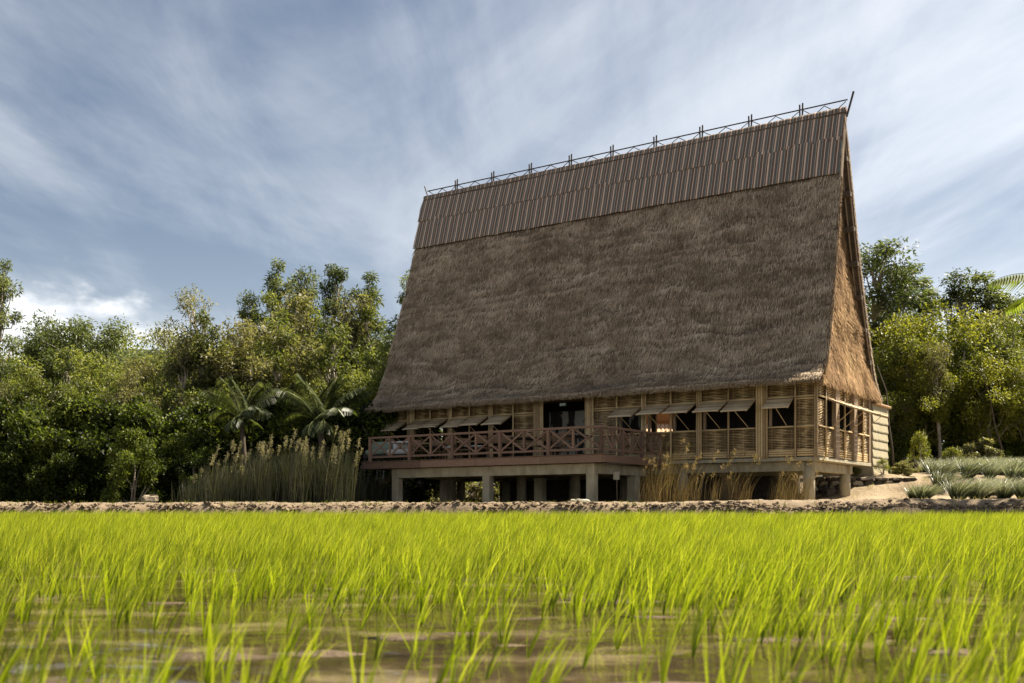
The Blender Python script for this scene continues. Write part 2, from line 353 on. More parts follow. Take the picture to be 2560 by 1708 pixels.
xs = axis((-70, -20, 120), (-20, 20, 420), (20, 70, 120)); ys = np.linspace(30.3, 35.2, 62)
X, Y = np.meshgrid(xs, ys, indexing='ij')
front = 31.0 + 0.5 * (fbm(X * 0.35, X * 0 + 2, 3, 21) - 0.5)
q = Y - front
crest = 0.60 + 0.20 * (fbm(X * 0.5, X * 0, 3, 31) - 0.5)
base = gz(X, Y)
prof = np.where(q < 0, -0.35 + 0.0 * q, crest * sstep(-0.05, 0.55, q))
prof = prof * (1 - sstep(0.9, 2.2, q)) + base * sstep(0.9, 2.2, q)
lump = (fbm(X * 2.1, Y * 2.1, 5, 41) - 0.45)
ridge = np.exp(-((q - 0.75) / 0.55) ** 2)
lump2 = fbm(X * 5.5 + 3, Y * 7, 4, 45) - 0.48
Z = prof + ridge * lump * 0.34 + 0.14 * lump2 * sstep(0, 0.3, q) * (1 - sstep(2.4, 3.6, q))
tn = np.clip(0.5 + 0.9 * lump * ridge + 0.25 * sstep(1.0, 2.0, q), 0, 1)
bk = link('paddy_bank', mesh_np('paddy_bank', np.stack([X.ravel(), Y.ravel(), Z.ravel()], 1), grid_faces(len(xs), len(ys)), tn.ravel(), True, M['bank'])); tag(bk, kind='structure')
xs = np.linspace(-70, 70, 3); ys = np.linspace(-25, 32, 3); X, Y = np.meshgrid(xs, ys, indexing='ij')
wt = link('paddy_water', mesh_np('paddy_water', np.stack([X.ravel(), Y.ravel(), 0 * X.ravel()], 1), grid_faces(3, 3), None, True, M['water'])); tag(wt, kind='structure')

# ------------------------------------------------------------------ the long house: local x along its front, y to its back, z up
X0, Y0 = 0.2884 * 36, 36.0
CU, SU = 0.8284, 0.5602
RZ = -math.atan2(SU, CU)
def uw(px, v):                              # where along the front a survey line meets the plane y = v
    r = (px - 1280) / FPX; return (r * (Y0 + CU * v) - X0 - SU * v) / (CU + SU * r)
def vw(px, u):                              # the same on the plane x = u
    r = (px - 1280) / FPX; return (r * (Y0 - SU * u) - X0 - CU * u) / (SU - CU * r)
def wpt(u, v): return (X0 + CU * u + SU * v, Y0 - SU * u + CU * v)
house = empty('bamboo_longhouse', (X0, Y0, 0), RZ, 'long bamboo-walled house on concrete stilts under a very tall steep thatched roof', 'house')
FL, SILL, HEAD, TOP, W = 2.37, 3.39, 4.39, 5.30, 6.18
UL = -19.25

# --- roof profile (y, z), front half; ridge at y = 3.3
PR = np.array([(-0.85, 4.93), (-0.42, 5.27), (-0.1, 5.68), (0.5, 6.95), (1.2, 8.75), (1.85, 10.55), (2.38, 12.3), (2.83, 13.8), (3.3, 15.12)])
seg = np.r_[0, np.cumsum(np.hypot(*np.diff(PR, axis=0).T))]
SL = seg[-1]
def pr(s):
    s = np.clip(s, 0, SL); return np.interp(s, seg, PR[:, 0]), np.interp(s, seg, PR[:, 1])
_ss = np.linspace(0, SL, 400); _v, _z = pr(_ss)
for _ in range(60):                                                     # round the polyline into one sweep
    _v[1:-1] = (_v[:-2] + 2 * _v[1:-1] + _v[2:]) / 4; _z[1:-1] = (_z[:-2] + 2 * _z[1:-1] + _z[2:]) / 4
def prs(s): return np.interp(s, _ss, _v), np.interp(s, _ss, _z)
def prn(s):
    a, b = prs(np.clip(s - 0.05, 0, SL)), prs(np.clip(s + 0.05, 0, SL))
    tv, tz = b[0] - a[0], b[1] - a[1]; l = np.hypot(tv, tz) + 1e-9
    return -tz / l, tv / l, tv / l, tz / l                              # outward normal (v,z), uphill tangent (v,z)
def uR(s): return 0.40 - 0.45 * np.clip(s / SL, 0, 1) ** 0.8
def uLft(s): return -19.62 + 0 * np.asarray(s, float)
def course(u, s):                                                       # overlapping wavy courses
    ph = s / 0.62 + 3.4 * (fbm(u * 0.33, s * 0.7, 4, 61) - 0.5)
    k = ph - np.floor(ph)
    return (1 - k) ** 1.5 * 0.020 + 0.09 * (fbm(u * 0.9, s * 0.9, 4, 63) - 0.5), np.floor(ph), k
def roof_shell(sgn, name, th, mat, urfun):
    """thick slab following the profile; sgn -1 mirrors it to the back"""
    nu, ns = 150, 110
    fu, ss = np.linspace(0, 1, nu), np.linspace(0, SL, ns)
    FU, S = np.meshgrid(fu, ss, indexing='ij')
    U = uLft(S) + (urfun(S) - uLft(S)) * FU
    v, z = prs(S); nv, nz, tv, tz = prn(S)
    d = course(U, S)[0]
    out = np.stack([U, v + nv * d, z + nz * d], -1).reshape(-1, 3)
    th = 0.09 + (th - 0.09) * sstep(0.0, 1.3, S)
    inn = np.stack([U, v - nv * th, z - nz * th], -1).reshape(-1, 3)
    if sgn < 0: out[:, 1] = 6.6 - out[:, 1]; inn[:, 1] = 6.6 - inn[:, 1]
    V = np.vstack([out, inn]); n = nu * ns
    F = [grid_faces(nu, ns), grid_faces(nu, ns, n)[:, ::-1]]
    i = np.arange(nu - 1); a = i * ns; F.append(np.stack([a, a + n, a + ns + n, a + ns], 1))
    j = np.arange(ns - 1)
    F.append(np.stack([j, j + 1, j + 1 + n, j + n], 1)); e = (nu - 1) * ns + j; F.append(np.stack([e, e + n, e + 1 + n, e + 1], 1))
    F = np.vstack(F)
    tint = fbm(V[:, 0] * 0.8, V[:, 2] * 2, 4, 71)
    return link(name, mesh_np(name, V, F, tint, True, mat), house)
def strands(P, D, Nn, length, width, lift, tint, name, mat, parent):
    """one narrow tapering straw per point P along D, tip lifted along Nn"""
    n = len(P); length, width, lift = (np.broadcast_to(q, (n,))[:, None] for q in (length, width, lift))
    side = np.cross(D, Nn); side /= np.linalg.norm(side, axis=1, keepdims=True) + 1e-9
    a = P + side * width * 0.5; b = P - side * width * 0.5
    tip = P + D * length + Nn * lift
    c = tip - side * width * 0.28; d = tip + side * width * 0.28
    V = np.stack([a, b, c, d], 1).reshape(-1, 3); F = np.arange(4 * n).reshape(n, 4)
    return tag(link(name, mesh_np(name, V, F, np.repeat(np.clip(tint, 0, 1), 4), False, mat), parent), kind='stuff')

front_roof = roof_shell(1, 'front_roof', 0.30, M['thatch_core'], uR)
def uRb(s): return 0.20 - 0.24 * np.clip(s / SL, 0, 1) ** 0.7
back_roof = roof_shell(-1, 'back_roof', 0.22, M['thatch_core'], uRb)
BAND = float(np.interp(12.62, _z, _ss))                                 # arc length where the cloth begins
n = 190000
u = rng.uniform(-19.66, 0.42, n); s = BAND * rng.random(n) ** 1.0 + 0.1
keep = u < uR(s) + 0.03; u, s = u[keep], s[keep]; n = len(u)
cd, row, k = course(u, s)
v, z = prs(s); nv, nz, tv, tz = prn(s)
P = np.stack([u, v + nv * (cd - 0.01), z + nz * (cd - 0.01)], 1)
sway = 0.28 * (fbm(u * 0.5, s * 0.6, 3, 81) - 0.5) + rng.normal(0, 0.11, n)
D = np.stack([sway, -tv, -tz], 1); D /= np.linalg.norm(D, axis=1, keepdims=True)
Nn = np.stack([0 * nv, nv, nz], 1)
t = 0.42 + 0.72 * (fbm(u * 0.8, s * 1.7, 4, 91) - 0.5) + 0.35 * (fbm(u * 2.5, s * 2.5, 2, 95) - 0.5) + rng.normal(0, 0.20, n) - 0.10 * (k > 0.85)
t += np.where(rng.random(n) < 0.03, 0.35, 0)
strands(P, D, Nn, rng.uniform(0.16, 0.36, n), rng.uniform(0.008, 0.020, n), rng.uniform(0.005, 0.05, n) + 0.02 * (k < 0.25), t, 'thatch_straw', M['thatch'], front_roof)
n = 9000                                                                # fringe along the eave and the right verge
u = rng.uniform(-19.62, 0.38, n); dn = rng.random(n)
P = np.stack([u, -0.87 + 0.16 * dn, 4.98 - 0.08 * dn], 1); D = np.stack([rng.normal(0, 0.2, n), rng.normal(-0.32, 0.15, n), -np.ones(n)], 1); D /= np.linalg.norm(D, axis=1, keepdims=True)
P[:, 2] += 0.07 * (fbm(u * 1.3, u * 0, 3, 97) - 0.5)
strands(P, D, np.tile((0, -1.0, 0), (n, 1)), rng.uniform(0.05, 0.19, n), 0.022, 0.0, 0.42 + rng.normal(0, 0.2, n), 'eave_straw', M['thatch'], front_roof)
n = 5200
s = rng.uniform(0, BAND, n); v, z = prs(s); nv, nz, tv, tz = prn(s); off = rng.uniform(-0.28, 0.03, n)
P = np.stack([uR(s) - 0.005, v + nv * off, z + nz * off], 1)
D = np.stack([rng.uniform(0.1, 0.7, n), -tv, -tz], 1); D /= np.linalg.norm(D, axis=1, keepdims=True)
strands(P, D, np.tile((1.0, 0, 0), (n, 1)), rng.uniform(0.06, 0.2, n), 0.022, 0.0, 0.55 + rng.normal(0, 0.2, n), 'verge_straw', M['thatch'], front_roof)
n = 3500
s = rng.uniform(0, SL * 0.9, n); v, z = prs(s); nv, nz, tv, tz = prn(s); off = rng.uniform(-0.2, 0.05, n)
P = np.stack([uRb(s) - 0.03, 6.6 - (v + nv * off), z + nz * off], 1)
D = np.stack([rng.uniform(0.0, 0.5, n), tv, -tz], 1); D /= np.linalg.norm(D, axis=1, keepdims=True)
strands(P, D, np.tile((1.0, 0, 0), (n, 1)), rng.uniform(0.05, 0.16, n), 0.02, 0.0, 0.35 + rng.normal(0, 0.2, n), 'verge_straw', M['thatch'], back_roof)

# --- striped cloth: two overlapping courses over the ridge
def cloth(name, s0, s1, lift, mat, seed):
    nu, ns = 420, 22
    U, S = np.meshgrid(np.linspace(-19.70, 0.0, nu), np.linspace(s0, s1, ns), indexing='ij')
    U = U + (uR(S) + 0.02) * np.linspace(0, 1, nu)[:, None]
    v, z = prs(S); nv, nz, tv, tz = prn(S)
    wob = 0.004 * np.sin(U * 2 * math.pi / 0.28 + 2.5 * vnoise(U * 0.8, S * 0.8, seed)) + 0.05 * (fbm(U * 0.7, S * 0.9, 3, seed) - 0.5)
    d = lift + wob
    Uw = U + 0.05 * (vnoise(S * 1.8 + 3, U * 0.15, seed + 5) - 0.5) * 2
    edge = 0.03 * (vnoise(U * 2.0, 0 * U, seed + 9) - 0.5) * (1 - (S - s0) / (s1 - s0))
    V = np.stack([Uw, v + nv * d, z + nz * d + edge], -1).reshape(-1, 3)
    Vb = V.copy(); Vb[:, 1] += 0.012                                    # a real thickness
    nn = nu * ns
    F = np.vstack([grid_faces(nu, ns), grid_faces(nu, ns, nn)[:, ::-1]])
    i = np.arange(nu - 1) * ns
    F = np.vstack([F, np.stack([i, i + nn, i + ns + nn, i + ns], 1)])
    e = (nu - 1) * ns + np.arange(ns - 1); F = np.vstack([F, np.stack([e, e + nn, e + 1 + nn, e + 1], 1)])
    return link(name, mesh_np(name, np.vstack([V, Vb]), F, None, True, mat), house)
SEAM = float(np.interp(13.92, _z, _ss))
tag(cloth('ridge_cloth', BAND - 0.05, SEAM + 0.12, 0.12, M['cloth_b'], 5), 'striped brown, cream and slate cloth, lower course')
tag(cloth('ridge_cloth', SEAM - 0.02, SL, 0.135, M['cloth_a'], 6), 'striped brown, cream and slate cloth, upper course')
mb = MB(); mb.tube([(-19.7, 3.3, 15.16), (-10, 3.3, 15.16), (0.0, 3.3, 15.16)], 0.14, 8); mb.obj('ridge_roll', M['cloth_a'], house, True)

# --- ridge railing of bamboo
RIDGE = 15.26
pp = [uw(px, 3.3) for px in (1141, 1232, 1326, 1426, 1530, 1638, 1753, 1875.5, 2003)]
mb = MB(); mb.tube([(-19.55, 3.3, RIDGE + 0.24), (-13, 3.3, RIDGE + 0.23), (-6, 3.3, RIDGE + 0.25), (0.05, 3.3, RIDGE + 0.27)], 0.026, 6, 0.3); mb.obj('ridge_rail', M['dark_wood'], house)
for p in pp:
    mb = MB()
    for o in (-0.045, 0.045): mb.bar((p + o, 3.3, RIDGE - 0.12), (p + o * 1.3, 3.3, RIDGE + 0.46 + 0.04 * (o > 0)), 0.045, 0.05)
    mb.obj('ridge_post', M['dark_wood'], house)
ends = [-19.55] + pp + [0.05]
for a, b in zip(ends[:-1], ends[1:]):
    mb = MB(); z0, z1 = RIDGE - 0.05, RIDGE + 0.23
    q = [a + (b - a) * f for f in (0.04, 0.27, 0.5, 0.73, 0.96)]
    for i in range(4):
        za, zb = (z1, z0) if i % 2 == 0 else (z0, z1)
        mb.tube([(q[i], 3.33, za), (q[i + 1], 3.33, zb)], 0.016, 5)
    mb.obj('ridge_brace', M['dark_wood'], house)
mb = MB(); mb.bar((0.02, 3.3, RIDGE - 0.35), (0.27, 3.3, RIDGE + 0.52), 0.06, 0.06); mb.obj('ridge_finial', M['dark_wood'], house)
mb = MB(); mb.bar((-19.5, 3.3, RIDGE - 0.1), (-19.72, 3.3, RIDGE + 0.5), 0.045, 0.045); mb.obj('ridge_finial', M['dark_wood'], house)

# --- gable, recessed under the back verge, flaring out at its foot
def ug(z): return 0.14 - 0.70 * np.clip((z - 5.35) / 8.0, 0, 1) ** 0.6
zz_ = np.linspace(4.90, 14.2, 60); nvv = 26
G = []
for zc in zz_:
    vi = float(np.interp(max(zc, 4.96), _z, _v)) + 0.12
    for f in np.linspace(0, 1, nvv):
        vv = vi + (6.6 - 2 * vi) * f
        sag = 0.28 * f if zc < 4.91 else 0.0
        G.append((ug(zc) + 0.10 * (float(vnoise(np.array([vv * 1.4]), np.array([zc * 1.2]), 33)[0]) - 0.5), vv, zc + (0.08 if zc < 4.91 else 0) - 0.0 * sag))
G = np.array(G); Gb = G.copy(); Gb[:, 0] -= 0.25
nz_ = len(zz_); F = np.vstack([grid_faces(nz_, nvv), grid_faces(nz_, nvv, len(G))[:, ::-1]])
i = np.arange(nvv - 1); F = np.vstack([F, np.stack([i, i + 1, i + 1 + len(G), i + len(G)], 1)])
gable = link('gable', mesh_np('gable', np.vstack([G, Gb]), F, np.full(2 * len(G), 0.4), True, M['gold_thatch']), house)
Gl = G.copy(); Gl[:, 0] = -19.35 - (Gl[:, 0]); Glb = Gl.copy(); Glb[:, 0] += 0.2
link('gable', mesh_np('gable', np.vstack([Gl, Glb]), F, np.full(2 * len(G), 0.4), True, M['thatch_core']), house)
n = 30000
z = 5.0 + 9.0 * rng.random(n) ** 1.4
vi = np.interp(np.maximum(z, 4.96), _z, _v) + 0.12
v = vi + (6.6 - 2 * vi) * rng.random(n)
tuft = np.exp(-(((v - 4.4) / 1.1) ** 2 + ((z - 7.6) / 0.35) ** 2))       # one shaggy course, lower middle
P = np.stack([ug(z) + 0.10 * (vnoise(v * 1.4, z * 1.2, 33) - 0.5) - 0.01, v, z + 0.10 * (z < 5.12)], 1)
D = np.stack([rng.uniform(0.02, 0.35, n) + 0.7 * tuft, rng.normal(0, 0.22, n), -np.ones(n)], 1); D /= np.linalg.norm(D, axis=1, keepdims=True)
t = 0.45 + 0.9 * (fbm(v * 0.9, z * 0.8, 4, 133) - 0.5) + rng.normal(0, 0.17, n) + 0.25 * tuft
strands(P, D, np.tile((1.0, 0, 0), (n, 1)), rng.uniform(0.18, 0.45, n), rng.uniform(0.015, 0.032, n), rng.uniform(0, 0.06, n), t, 'gable_straw', M['gold_thatch'], gable)

# --- rafters, battens and purlin ends showing under the back verge
for du, off in ((-0.05, 0.27), (-0.25, 0.29)):
    mb = MB(); ssv = np.linspace(0.25, SL - 0.6, 26); v, z = prs(ssv); nv, nz, tv, tz = prn(ssv)
    mb.tube([(float(uRb(a)) + du, 6.6 - (b - c * off), d - e * off) for a, b, c, d, e in zip(ssv, v, nv, z, nz)], 0.03, 6); mb.obj('verge_rafter', M['timber'], house, True)
mb = MB()
for a in np.arange(0.3, SL - 0.7, 0.3):
    v, z = prs(a); nv, nz, tv, tz = prn(a); e = float(uRb(a)); y, zq = 6.6 - float(v - nv * 0.25), float(z - nz * 0.25)
    mb.bar((e - 0.9, y, zq), (e + 0.01, y, zq), 0.03, 0.03)
tag(mb.obj('roof_batten', M['dark_bark'], house), kind='stuff')
for a in np.arange(0.55, SL - 1.2, 1.27):
    v, z = prs(a); nv, nz, tv, tz = prn(a); e = float(uRb(a)); y, zq = 6.6 - float(v - nv * 0.34), float(z - nz * 0.34)
    mb = MB(); mb.cbox(e - 1.1, e - 0.0, y - 0.1, y + 0.1, zq - 0.09, zq + 0.09, 0.01); mb.obj('purlin', M['dark_bark'], house)

# --- walls
def slat_panel(width, z0, z1, rails=0):
    """horizontal split bamboo slats across a panel of that width, on three hidden uprights; polished paler in the middle"""
    mb = MB(); z = z0
    for i in range(rails):
        r = 0.036; mb.tube([(0.01, 0, z + r), (width / 2, 0, z + r), (width - 0.01, 0, z + r)], r, 6, [random.uniform(0.45, 0.7), random.uniform(0.6, 0.9), random.uniform(0.45, 0.7)]); z += 2 * r + 0.008
    while z < z1 - 0.03:
        h = random.uniform(0.028, 0.038); tz = random.uniform(-0.004, 0.004); b = random.uniform(0.10, 0.42); m_ = random.uniform(0.72, 1.05)
        cx = random.uniform(0.40, 0.60); yo = random.uniform(-0.012, 0.012)
        st = [0, cx - 0.22, cx - 0.08, cx + 0.08, cx + 0.22, 1]; ts = [b, b + 0.05, (b + m_ * 2) / 3, (b + m_ * 2) / 3, b + 0.05, b]
        vs, tt, fs = [], [], []
        for q, tq in zip(st, ts):
            x = q * width; dzq = tz * (q - 0.5) * 2; bow = 0.012 * math.sin(math.pi * q) * (1 if i_par(z) else -1)
            for yy, zq in ((-0.006, 0), (-0.016, h * 0.5), (-0.006, h), (0.006, h * 0.5)): vs.append((x, yy + yo * q + bow, z + zq + dzq)); tt.append(min(1, max(0, tq + random.uniform(-0.06, 0.06))))
        for a in range(5):
            for c in range(4): fs.append((a * 4 + c, (a + 1) * 4 + c, (a + 1) * 4 + (c + 1) % 4, a * 4 + (c + 1) % 4))
        mb.add(vs, fs, tt); z += h + random.uniform(0.018, 0.029)
    for q in (0.12, 0.5, 0.88): mb.box(q * width - 0.012, q * width + 0.012, 0.016, 0.034, z0, z1, 0.2)
    return mb
_par = [0]
def i_par(z): _par[0] ^= 1; return _par[0]
def panel_front(ua, ub, z0, z1, rails=0): return tag(slat_panel(ub - ua, z0, z1, rails).obj('slat_panel', M['bamboo'], house, loc=(ua, 0.02, 0)), kind='stuff')
def panel_end(va, vb, z0, z1, rails=0): return tag(slat_panel(vb - va, z0, z1, rails).obj('slat_panel', M['bamboo'], house, loc=(-0.02, va, 0), rot=(0, 0, R(90))), kind='stuff')
def hrail(a, b, z, y=-0.03, r=0.032): mb = MB(); mb.tube([(a, y, z), ((a + b) / 2, y, z), (b, y, z)], r, 7, [0.55, 0.75, 0.5]); return mb.obj('bamboo_rail', M['bamboo'], house, True)
def post_bundle(ua, ub, z0=FL - 0.05, z1=TOP, y=-0.04):
    mb = MB(); nn = max(1, round((ub - ua) / 0.082)); r = (ub - ua) / nn / 2
    for i in range(nn):
        x = ua + r * (2 * i + 1); tt = random.uniform(0.35, 0.8); zs = [z0]
        path, rad, tn_ = [], [], []
        zc = z0 + random.uniform(0, 0.2)
        path.append((x, y, z0)); rad.append(r * 0.97); tn_.append(tt)
        while zc < z1 - 0.1:
            for dzc, k_, dt in ((-0.015, 0.97, 0), (0, 1.06, -0.3), (0.015, 0.97, 0)): path.append((x, y, zc + dzc)); rad.append(r * k_); tn_.append(max(0, tt + dt))
            zc += random.uniform(0.34, 0.46)
        path.append((x, y, z1)); rad.append(r * 0.97); tn_.append(tt)
        mb.tube(path, rad, 7, tn_)
    return mb.obj('bamboo_post', M['bamboo'], house, True)
def shutter(width, org, rz, d, drop, label=None):
    """top-hung shutter swung out on a stick; local x along the hinge, -y outward"""
    L_ = math.hypot(d, drop); ang = math.atan2(d, drop)
    mb = MB(); q = 0.0
    while q < L_ - 0.03:
        h = random.uniform(0.07, 0.10); tq = random.uniform(0.05, 0.85)
        xs_ = [0.0, width * random.uniform(0.3, 0.7), width]
        vs, tt, fs = [], [], []
        for i, x in enumerate(xs_):
            for yy, zq in ((-0.014, 0.0), (-0.02, h / 2), (-0.014, h - 0.006), (0.012, h / 2)): vs.append((x, yy, -q - zq)); tt.append(min(1, max(0, tq + 0.3 * (i == 1) + random.uniform(-0.1, 0.1))))
        for a in range(2):
            for c in range(4): fs.append((a * 4 + c, a * 4 + (c + 1) % 4, (a + 1) * 4 + (c + 1) % 4, (a + 1) * 4 + c))
        fs += [(0, 1, 2, 3), (11, 10, 9, 8)]
        mb.add(vs, fs, tt); q += h
    mb.tube([(-0.01, -0.01, -L_), (width + 0.01, -0.01, -L_)], 0.028, 7, 0.8)
    for x in (0.03, width - 0.03): mb.bar((x, 0.03, 0), (x, 0.03, -L_), 0.035, 0.03, (0, 1, 0), 0.3)
    o = mb.obj('window_shutter', M['grey_bamboo'], house, loc=org, rot=(-ang, 0, rz))
    o.rotation_mode = 'ZYX'; o.rotation_euler = (-ang, 0, rz)
    o.rotation_mode = 'XYZ'; o.rotation_euler = (-ang, 0, rz)
    # prop from the outer edge to the sill, built in the shutter's own frame
    a = Vector((width * 0.5, 0.02, -L_ + 0.05)); Mi = Matrix.Rotation(ang, 3, 'X')
    sill = Mi @ Vector((width * 0.72, 0.03, SILL - org[2] + 0.05))
    mb = MB(); mb.tube([a, sill], 0.011, 5, 0.75); mb.obj('prop_stick', M['bamboo'], o)
    return o

B = [(1019, 1038), (1120.6, 1131.5), (1222, 1234), (1335, 1359.5), (1463, 1485.5), (1604, 1617), (1741, 1756), (1890, 1920.6), (2037, 2048)]
BU = [(uw(a, 0), uw(b, 0)) for a, b in B]
BU[-1] = (-0.10, 0.04)
for a, b in BU: post_bundle(a, b)
post_bundle(UL, UL + 0.17)
left = [UL + 0.17] + [b for a, b in BU[:-1]]; right = [a for a, b in BU]
mull = [982, 1077, 1175, 1284, None, 1543, 1678, 1822, 1989]
state = ['CO', 'OO', 'OO', 'OC', None, 'CO', 'OO', 'OO', 'OC']       # closed or open halves of each bay
sh_n = 0
DEPTHS = {}
for i, (a, b) in enumerate(zip(left, right)):
    if mull[i] is None: continue
    m_ = uw(mull[i], 0)
    post_bundle(m_ - 0.04, m_ + 0.04)
    for (p, q), st in zip(((a, m_ - 0.04), (m_ + 0.04, b)), state[i]):
        panel_front(p, q, HEAD + 0.06, TOP)
        hrail(p, q, HEAD + 0.03)
        if i >= 5: panel_front(p, q, FL, SILL - 0.03, 3)
        hrail(p, q, SILL)
        if st == 'C':
            panel_front(p, q, SILL + 0.04 - (0.35 if i < 5 else 0), HEAD - 0.04); hrail(p, q, HEAD - 0.05)
        else:
            last = i == 8
            shutter(q - p - 0.02, (p + 0.01, -0.075, HEAD - 0.01), 0, random.uniform(0.74, 0.84) if not last else 0.55, random.uniform(0.36, 0.43))
# deep reveals beside the window openings (timber jambs inside)
for pu in [BU[k][1] for k in (5, 6, 7)] + [uw(1678, 0) + 0.04, uw(1543, 0) + 0.04]:
    mb = MB(); mb.cbox(pu + 0.0, pu + 0.07, 0.06, 0.20, SILL + 0.04, HEAD, 0.008); mb.obj('window_jamb', M['timber'], house)
# end wall
ve = {k: vw(1980 + k * 0.1531, 0) for k in (545, 675, 735, 850, 975, 1030, 1150, 1240)}
segs = [(0.05, ve[545] - 0.04, 'C'), (ve[545] + 0.0, ve[675], 'O'), (ve[735], ve[850] - 0.03, 'O'), (ve[850] + 0.03, ve[975], 'O'), (ve[1030], ve[1150] - 0.03, 'O'), (ve[1150] + 0.03, W - 0.06, 'C')]
def erail(a, b, z): mb = MB(); mb.tube([(0.03, a, z), (0.03, (a + b) / 2, z), (0.03, b, z)], 0.032, 7, [0.5, 0.8, 0.6]); return mb.obj('bamboo_rail', M['bamboo'], house, True)
for a, b, st in segs:
    panel_end(a, b, HEAD + 0.06, TOP - 0.3); erail(a, b, HEAD + 0.03); panel_end(a, b, FL, SILL - 0.03, 4); erail(a, b, SILL)
    if st == 'C': panel_end(a, b, SILL + 0.04, HEAD - 0.04)
    else: shutter(b - a + 0.02, (0.075, a - 0.01, HEAD - 0.01), R(90), 0.84, 0.34)
for a, b in ((ve[675], ve[735]), (ve[975], ve[1030])):
    mb = MB(); mb.cbox(-0.06, 0.10, a, b, FL - 0.03, TOP - 0.3, 0.015); mb.obj('timber_post', M['timber'], house)
for v in (ve[545], ve[850], ve[1150]):
    mb = MB(); mb.tube([(0.03, v - 0.02, FL), (0.03, v - 0.02, TOP - 0.3)], 0.034, 7, 0.6); mb.obj('bamboo_post', M['bamboo'], house, True)
mb = MB(); mb.cbox(-0.08, 0.06, W - 0.06, W + 0.10, FL - 0.03, TOP - 0.3, 0.015); mb.obj('timber_post', M['timber'], house)
# back wall and left wall with the few openings one can see daylight through
mb = MB(); y = W + 0.03
for a, b, z0, z1 in ((UL, -10.25, FL, TOP), (-8.35, 0, FL, TOP), (-10.25, -8.35, FL, 3.5), (-10.25, -8.35, 4.95, TOP)): mb.box(a, b, y, y + 0.08, z0, z1)
mb.obj('back_wall', M['timber'], house)
mb = MB(); mb.box(-9.36, -9.14, y - 0.02, y + 0.1, 3.5, 4.95); mb.obj('timber_post', M['timber'], house)
mb = MB(); x = UL - 0.06
for a, b, z0, z1 in ((0, 0.55, FL, TOP), (0.55, 1.2, FL, 3.5), (0.55, 1.2, 4.45, TOP), (1.2, 3.4, FL, TOP), (3.4, 4.15, FL, 3.6), (3.4, 4.15, 4.45, TOP), (4.15, W, FL, TOP)): mb.box(x, x + 0.06, a, b, z0, z1)
mb.obj('side_wall', M['timber'], house)
# interior screen behind the doorway, painted with dark and pale blotches; doorway header
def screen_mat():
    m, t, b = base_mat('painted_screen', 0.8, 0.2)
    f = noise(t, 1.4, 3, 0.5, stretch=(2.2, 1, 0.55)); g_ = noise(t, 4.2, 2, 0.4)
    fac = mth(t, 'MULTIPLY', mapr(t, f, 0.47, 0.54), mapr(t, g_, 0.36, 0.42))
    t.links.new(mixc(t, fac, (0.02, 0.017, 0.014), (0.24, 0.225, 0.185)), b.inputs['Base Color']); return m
dl, dr = BU[3][1], BU[4][0]
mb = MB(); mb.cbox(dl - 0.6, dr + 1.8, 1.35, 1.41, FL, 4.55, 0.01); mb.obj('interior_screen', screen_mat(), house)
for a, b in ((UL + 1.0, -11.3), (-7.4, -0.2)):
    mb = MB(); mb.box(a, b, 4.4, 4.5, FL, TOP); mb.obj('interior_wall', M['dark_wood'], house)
# floor slab, beams, stilts
mb = MB(); mb.cbox(UL - 0.1, 0.08, -0.005, W + 0.12, FL - 0.16, FL - 0.03, 0.012); mb.obj('floor_slab', M['concrete'], house)
for vv in (0.5, 4.64):
    mb = MB(); mb.cbox(UL + 0.6, -0.2, vv - 0.14, vv + 0.14, FL - 0.50, FL - 0.163, 0.012); mb.obj('floor_beam', M['concrete'], house)
COLS = [-0.45, -5.2, -9.85, -12.4, -16.0, -18.6]
for uu in COLS:
    mb = MB(); mb.cbox(uu - 0.13, uu + 0.13, 0.643, 4.497, FL - 0.495, FL - 0.166, 0.012); mb.obj('floor_beam', M['concrete'], house)
    for vv in (0.5, 4.64):
        wx_, wy_ = wpt(uu, vv); zb = gz1(wx_, wy_) - 0.25
        mb = MB(); r = 0.20; mb.tube([(uu, vv, zb), (uu, vv, (zb + FL) / 2), (uu, vv, FL - 0.17)], [r * 1.03, r, r], 20); mb.obj('concrete_column', M['concrete'], house, True)

# --- thatch-clad lean-to at the back right corner: ten overlapping courses
annex = empty('thatch_clad_annex', (*wpt(0, 7.8), 0), RZ, 'narrow annex clad in pale cream thatch courses at the house back corner', 'annex')
v0, v1 = 6.72 - 7.8, 8.93 - 7.8
mb = MB(); mb.box(-0.9, -0.06, v0 + 0.02, v1 - 0.02, 0.9, 4.66); mb.obj('wall', M['cream_thatch'], annex)
nc = 10; hh = (4.68 - 1.25) / nc
for i in range(nc):
    z0 = 1.25 + i * hh; mb = MB(); nq = 14
    top, bot = [], []
    vs = []
    for k_ in range(nq + 1):
        vq = v0 + (v1 - v0) * k_ / nq; j = random.uniform(-0.018, 0.012)
        vs += [(-0.05, vq, z0 + hh + 0.02), (0.0, vq, z0 + hh + 0.02), (0.05, vq, z0 + 0.03 + j), (0.04, vq, z0 - 0.012 + j), (-0.05, vq, z0 - 0.01 + j)]
    fs = []
    for k_ in range(nq):
        for c in range(5): fs.append((k_ * 5 + c, k_ * 5 + (c + 1) % 5, k_ * 5 + 5 + (c + 1) % 5, k_ * 5 + 5 + c))
    fs += [(4, 3, 2, 1, 0), tuple(nq * 5 + c for c in range(5))]
    mb.add(vs, fs, [random.uniform(0.35, 0.7) for _ in vs]); mb.obj('thatch_course', M['cream_thatch'], annex)
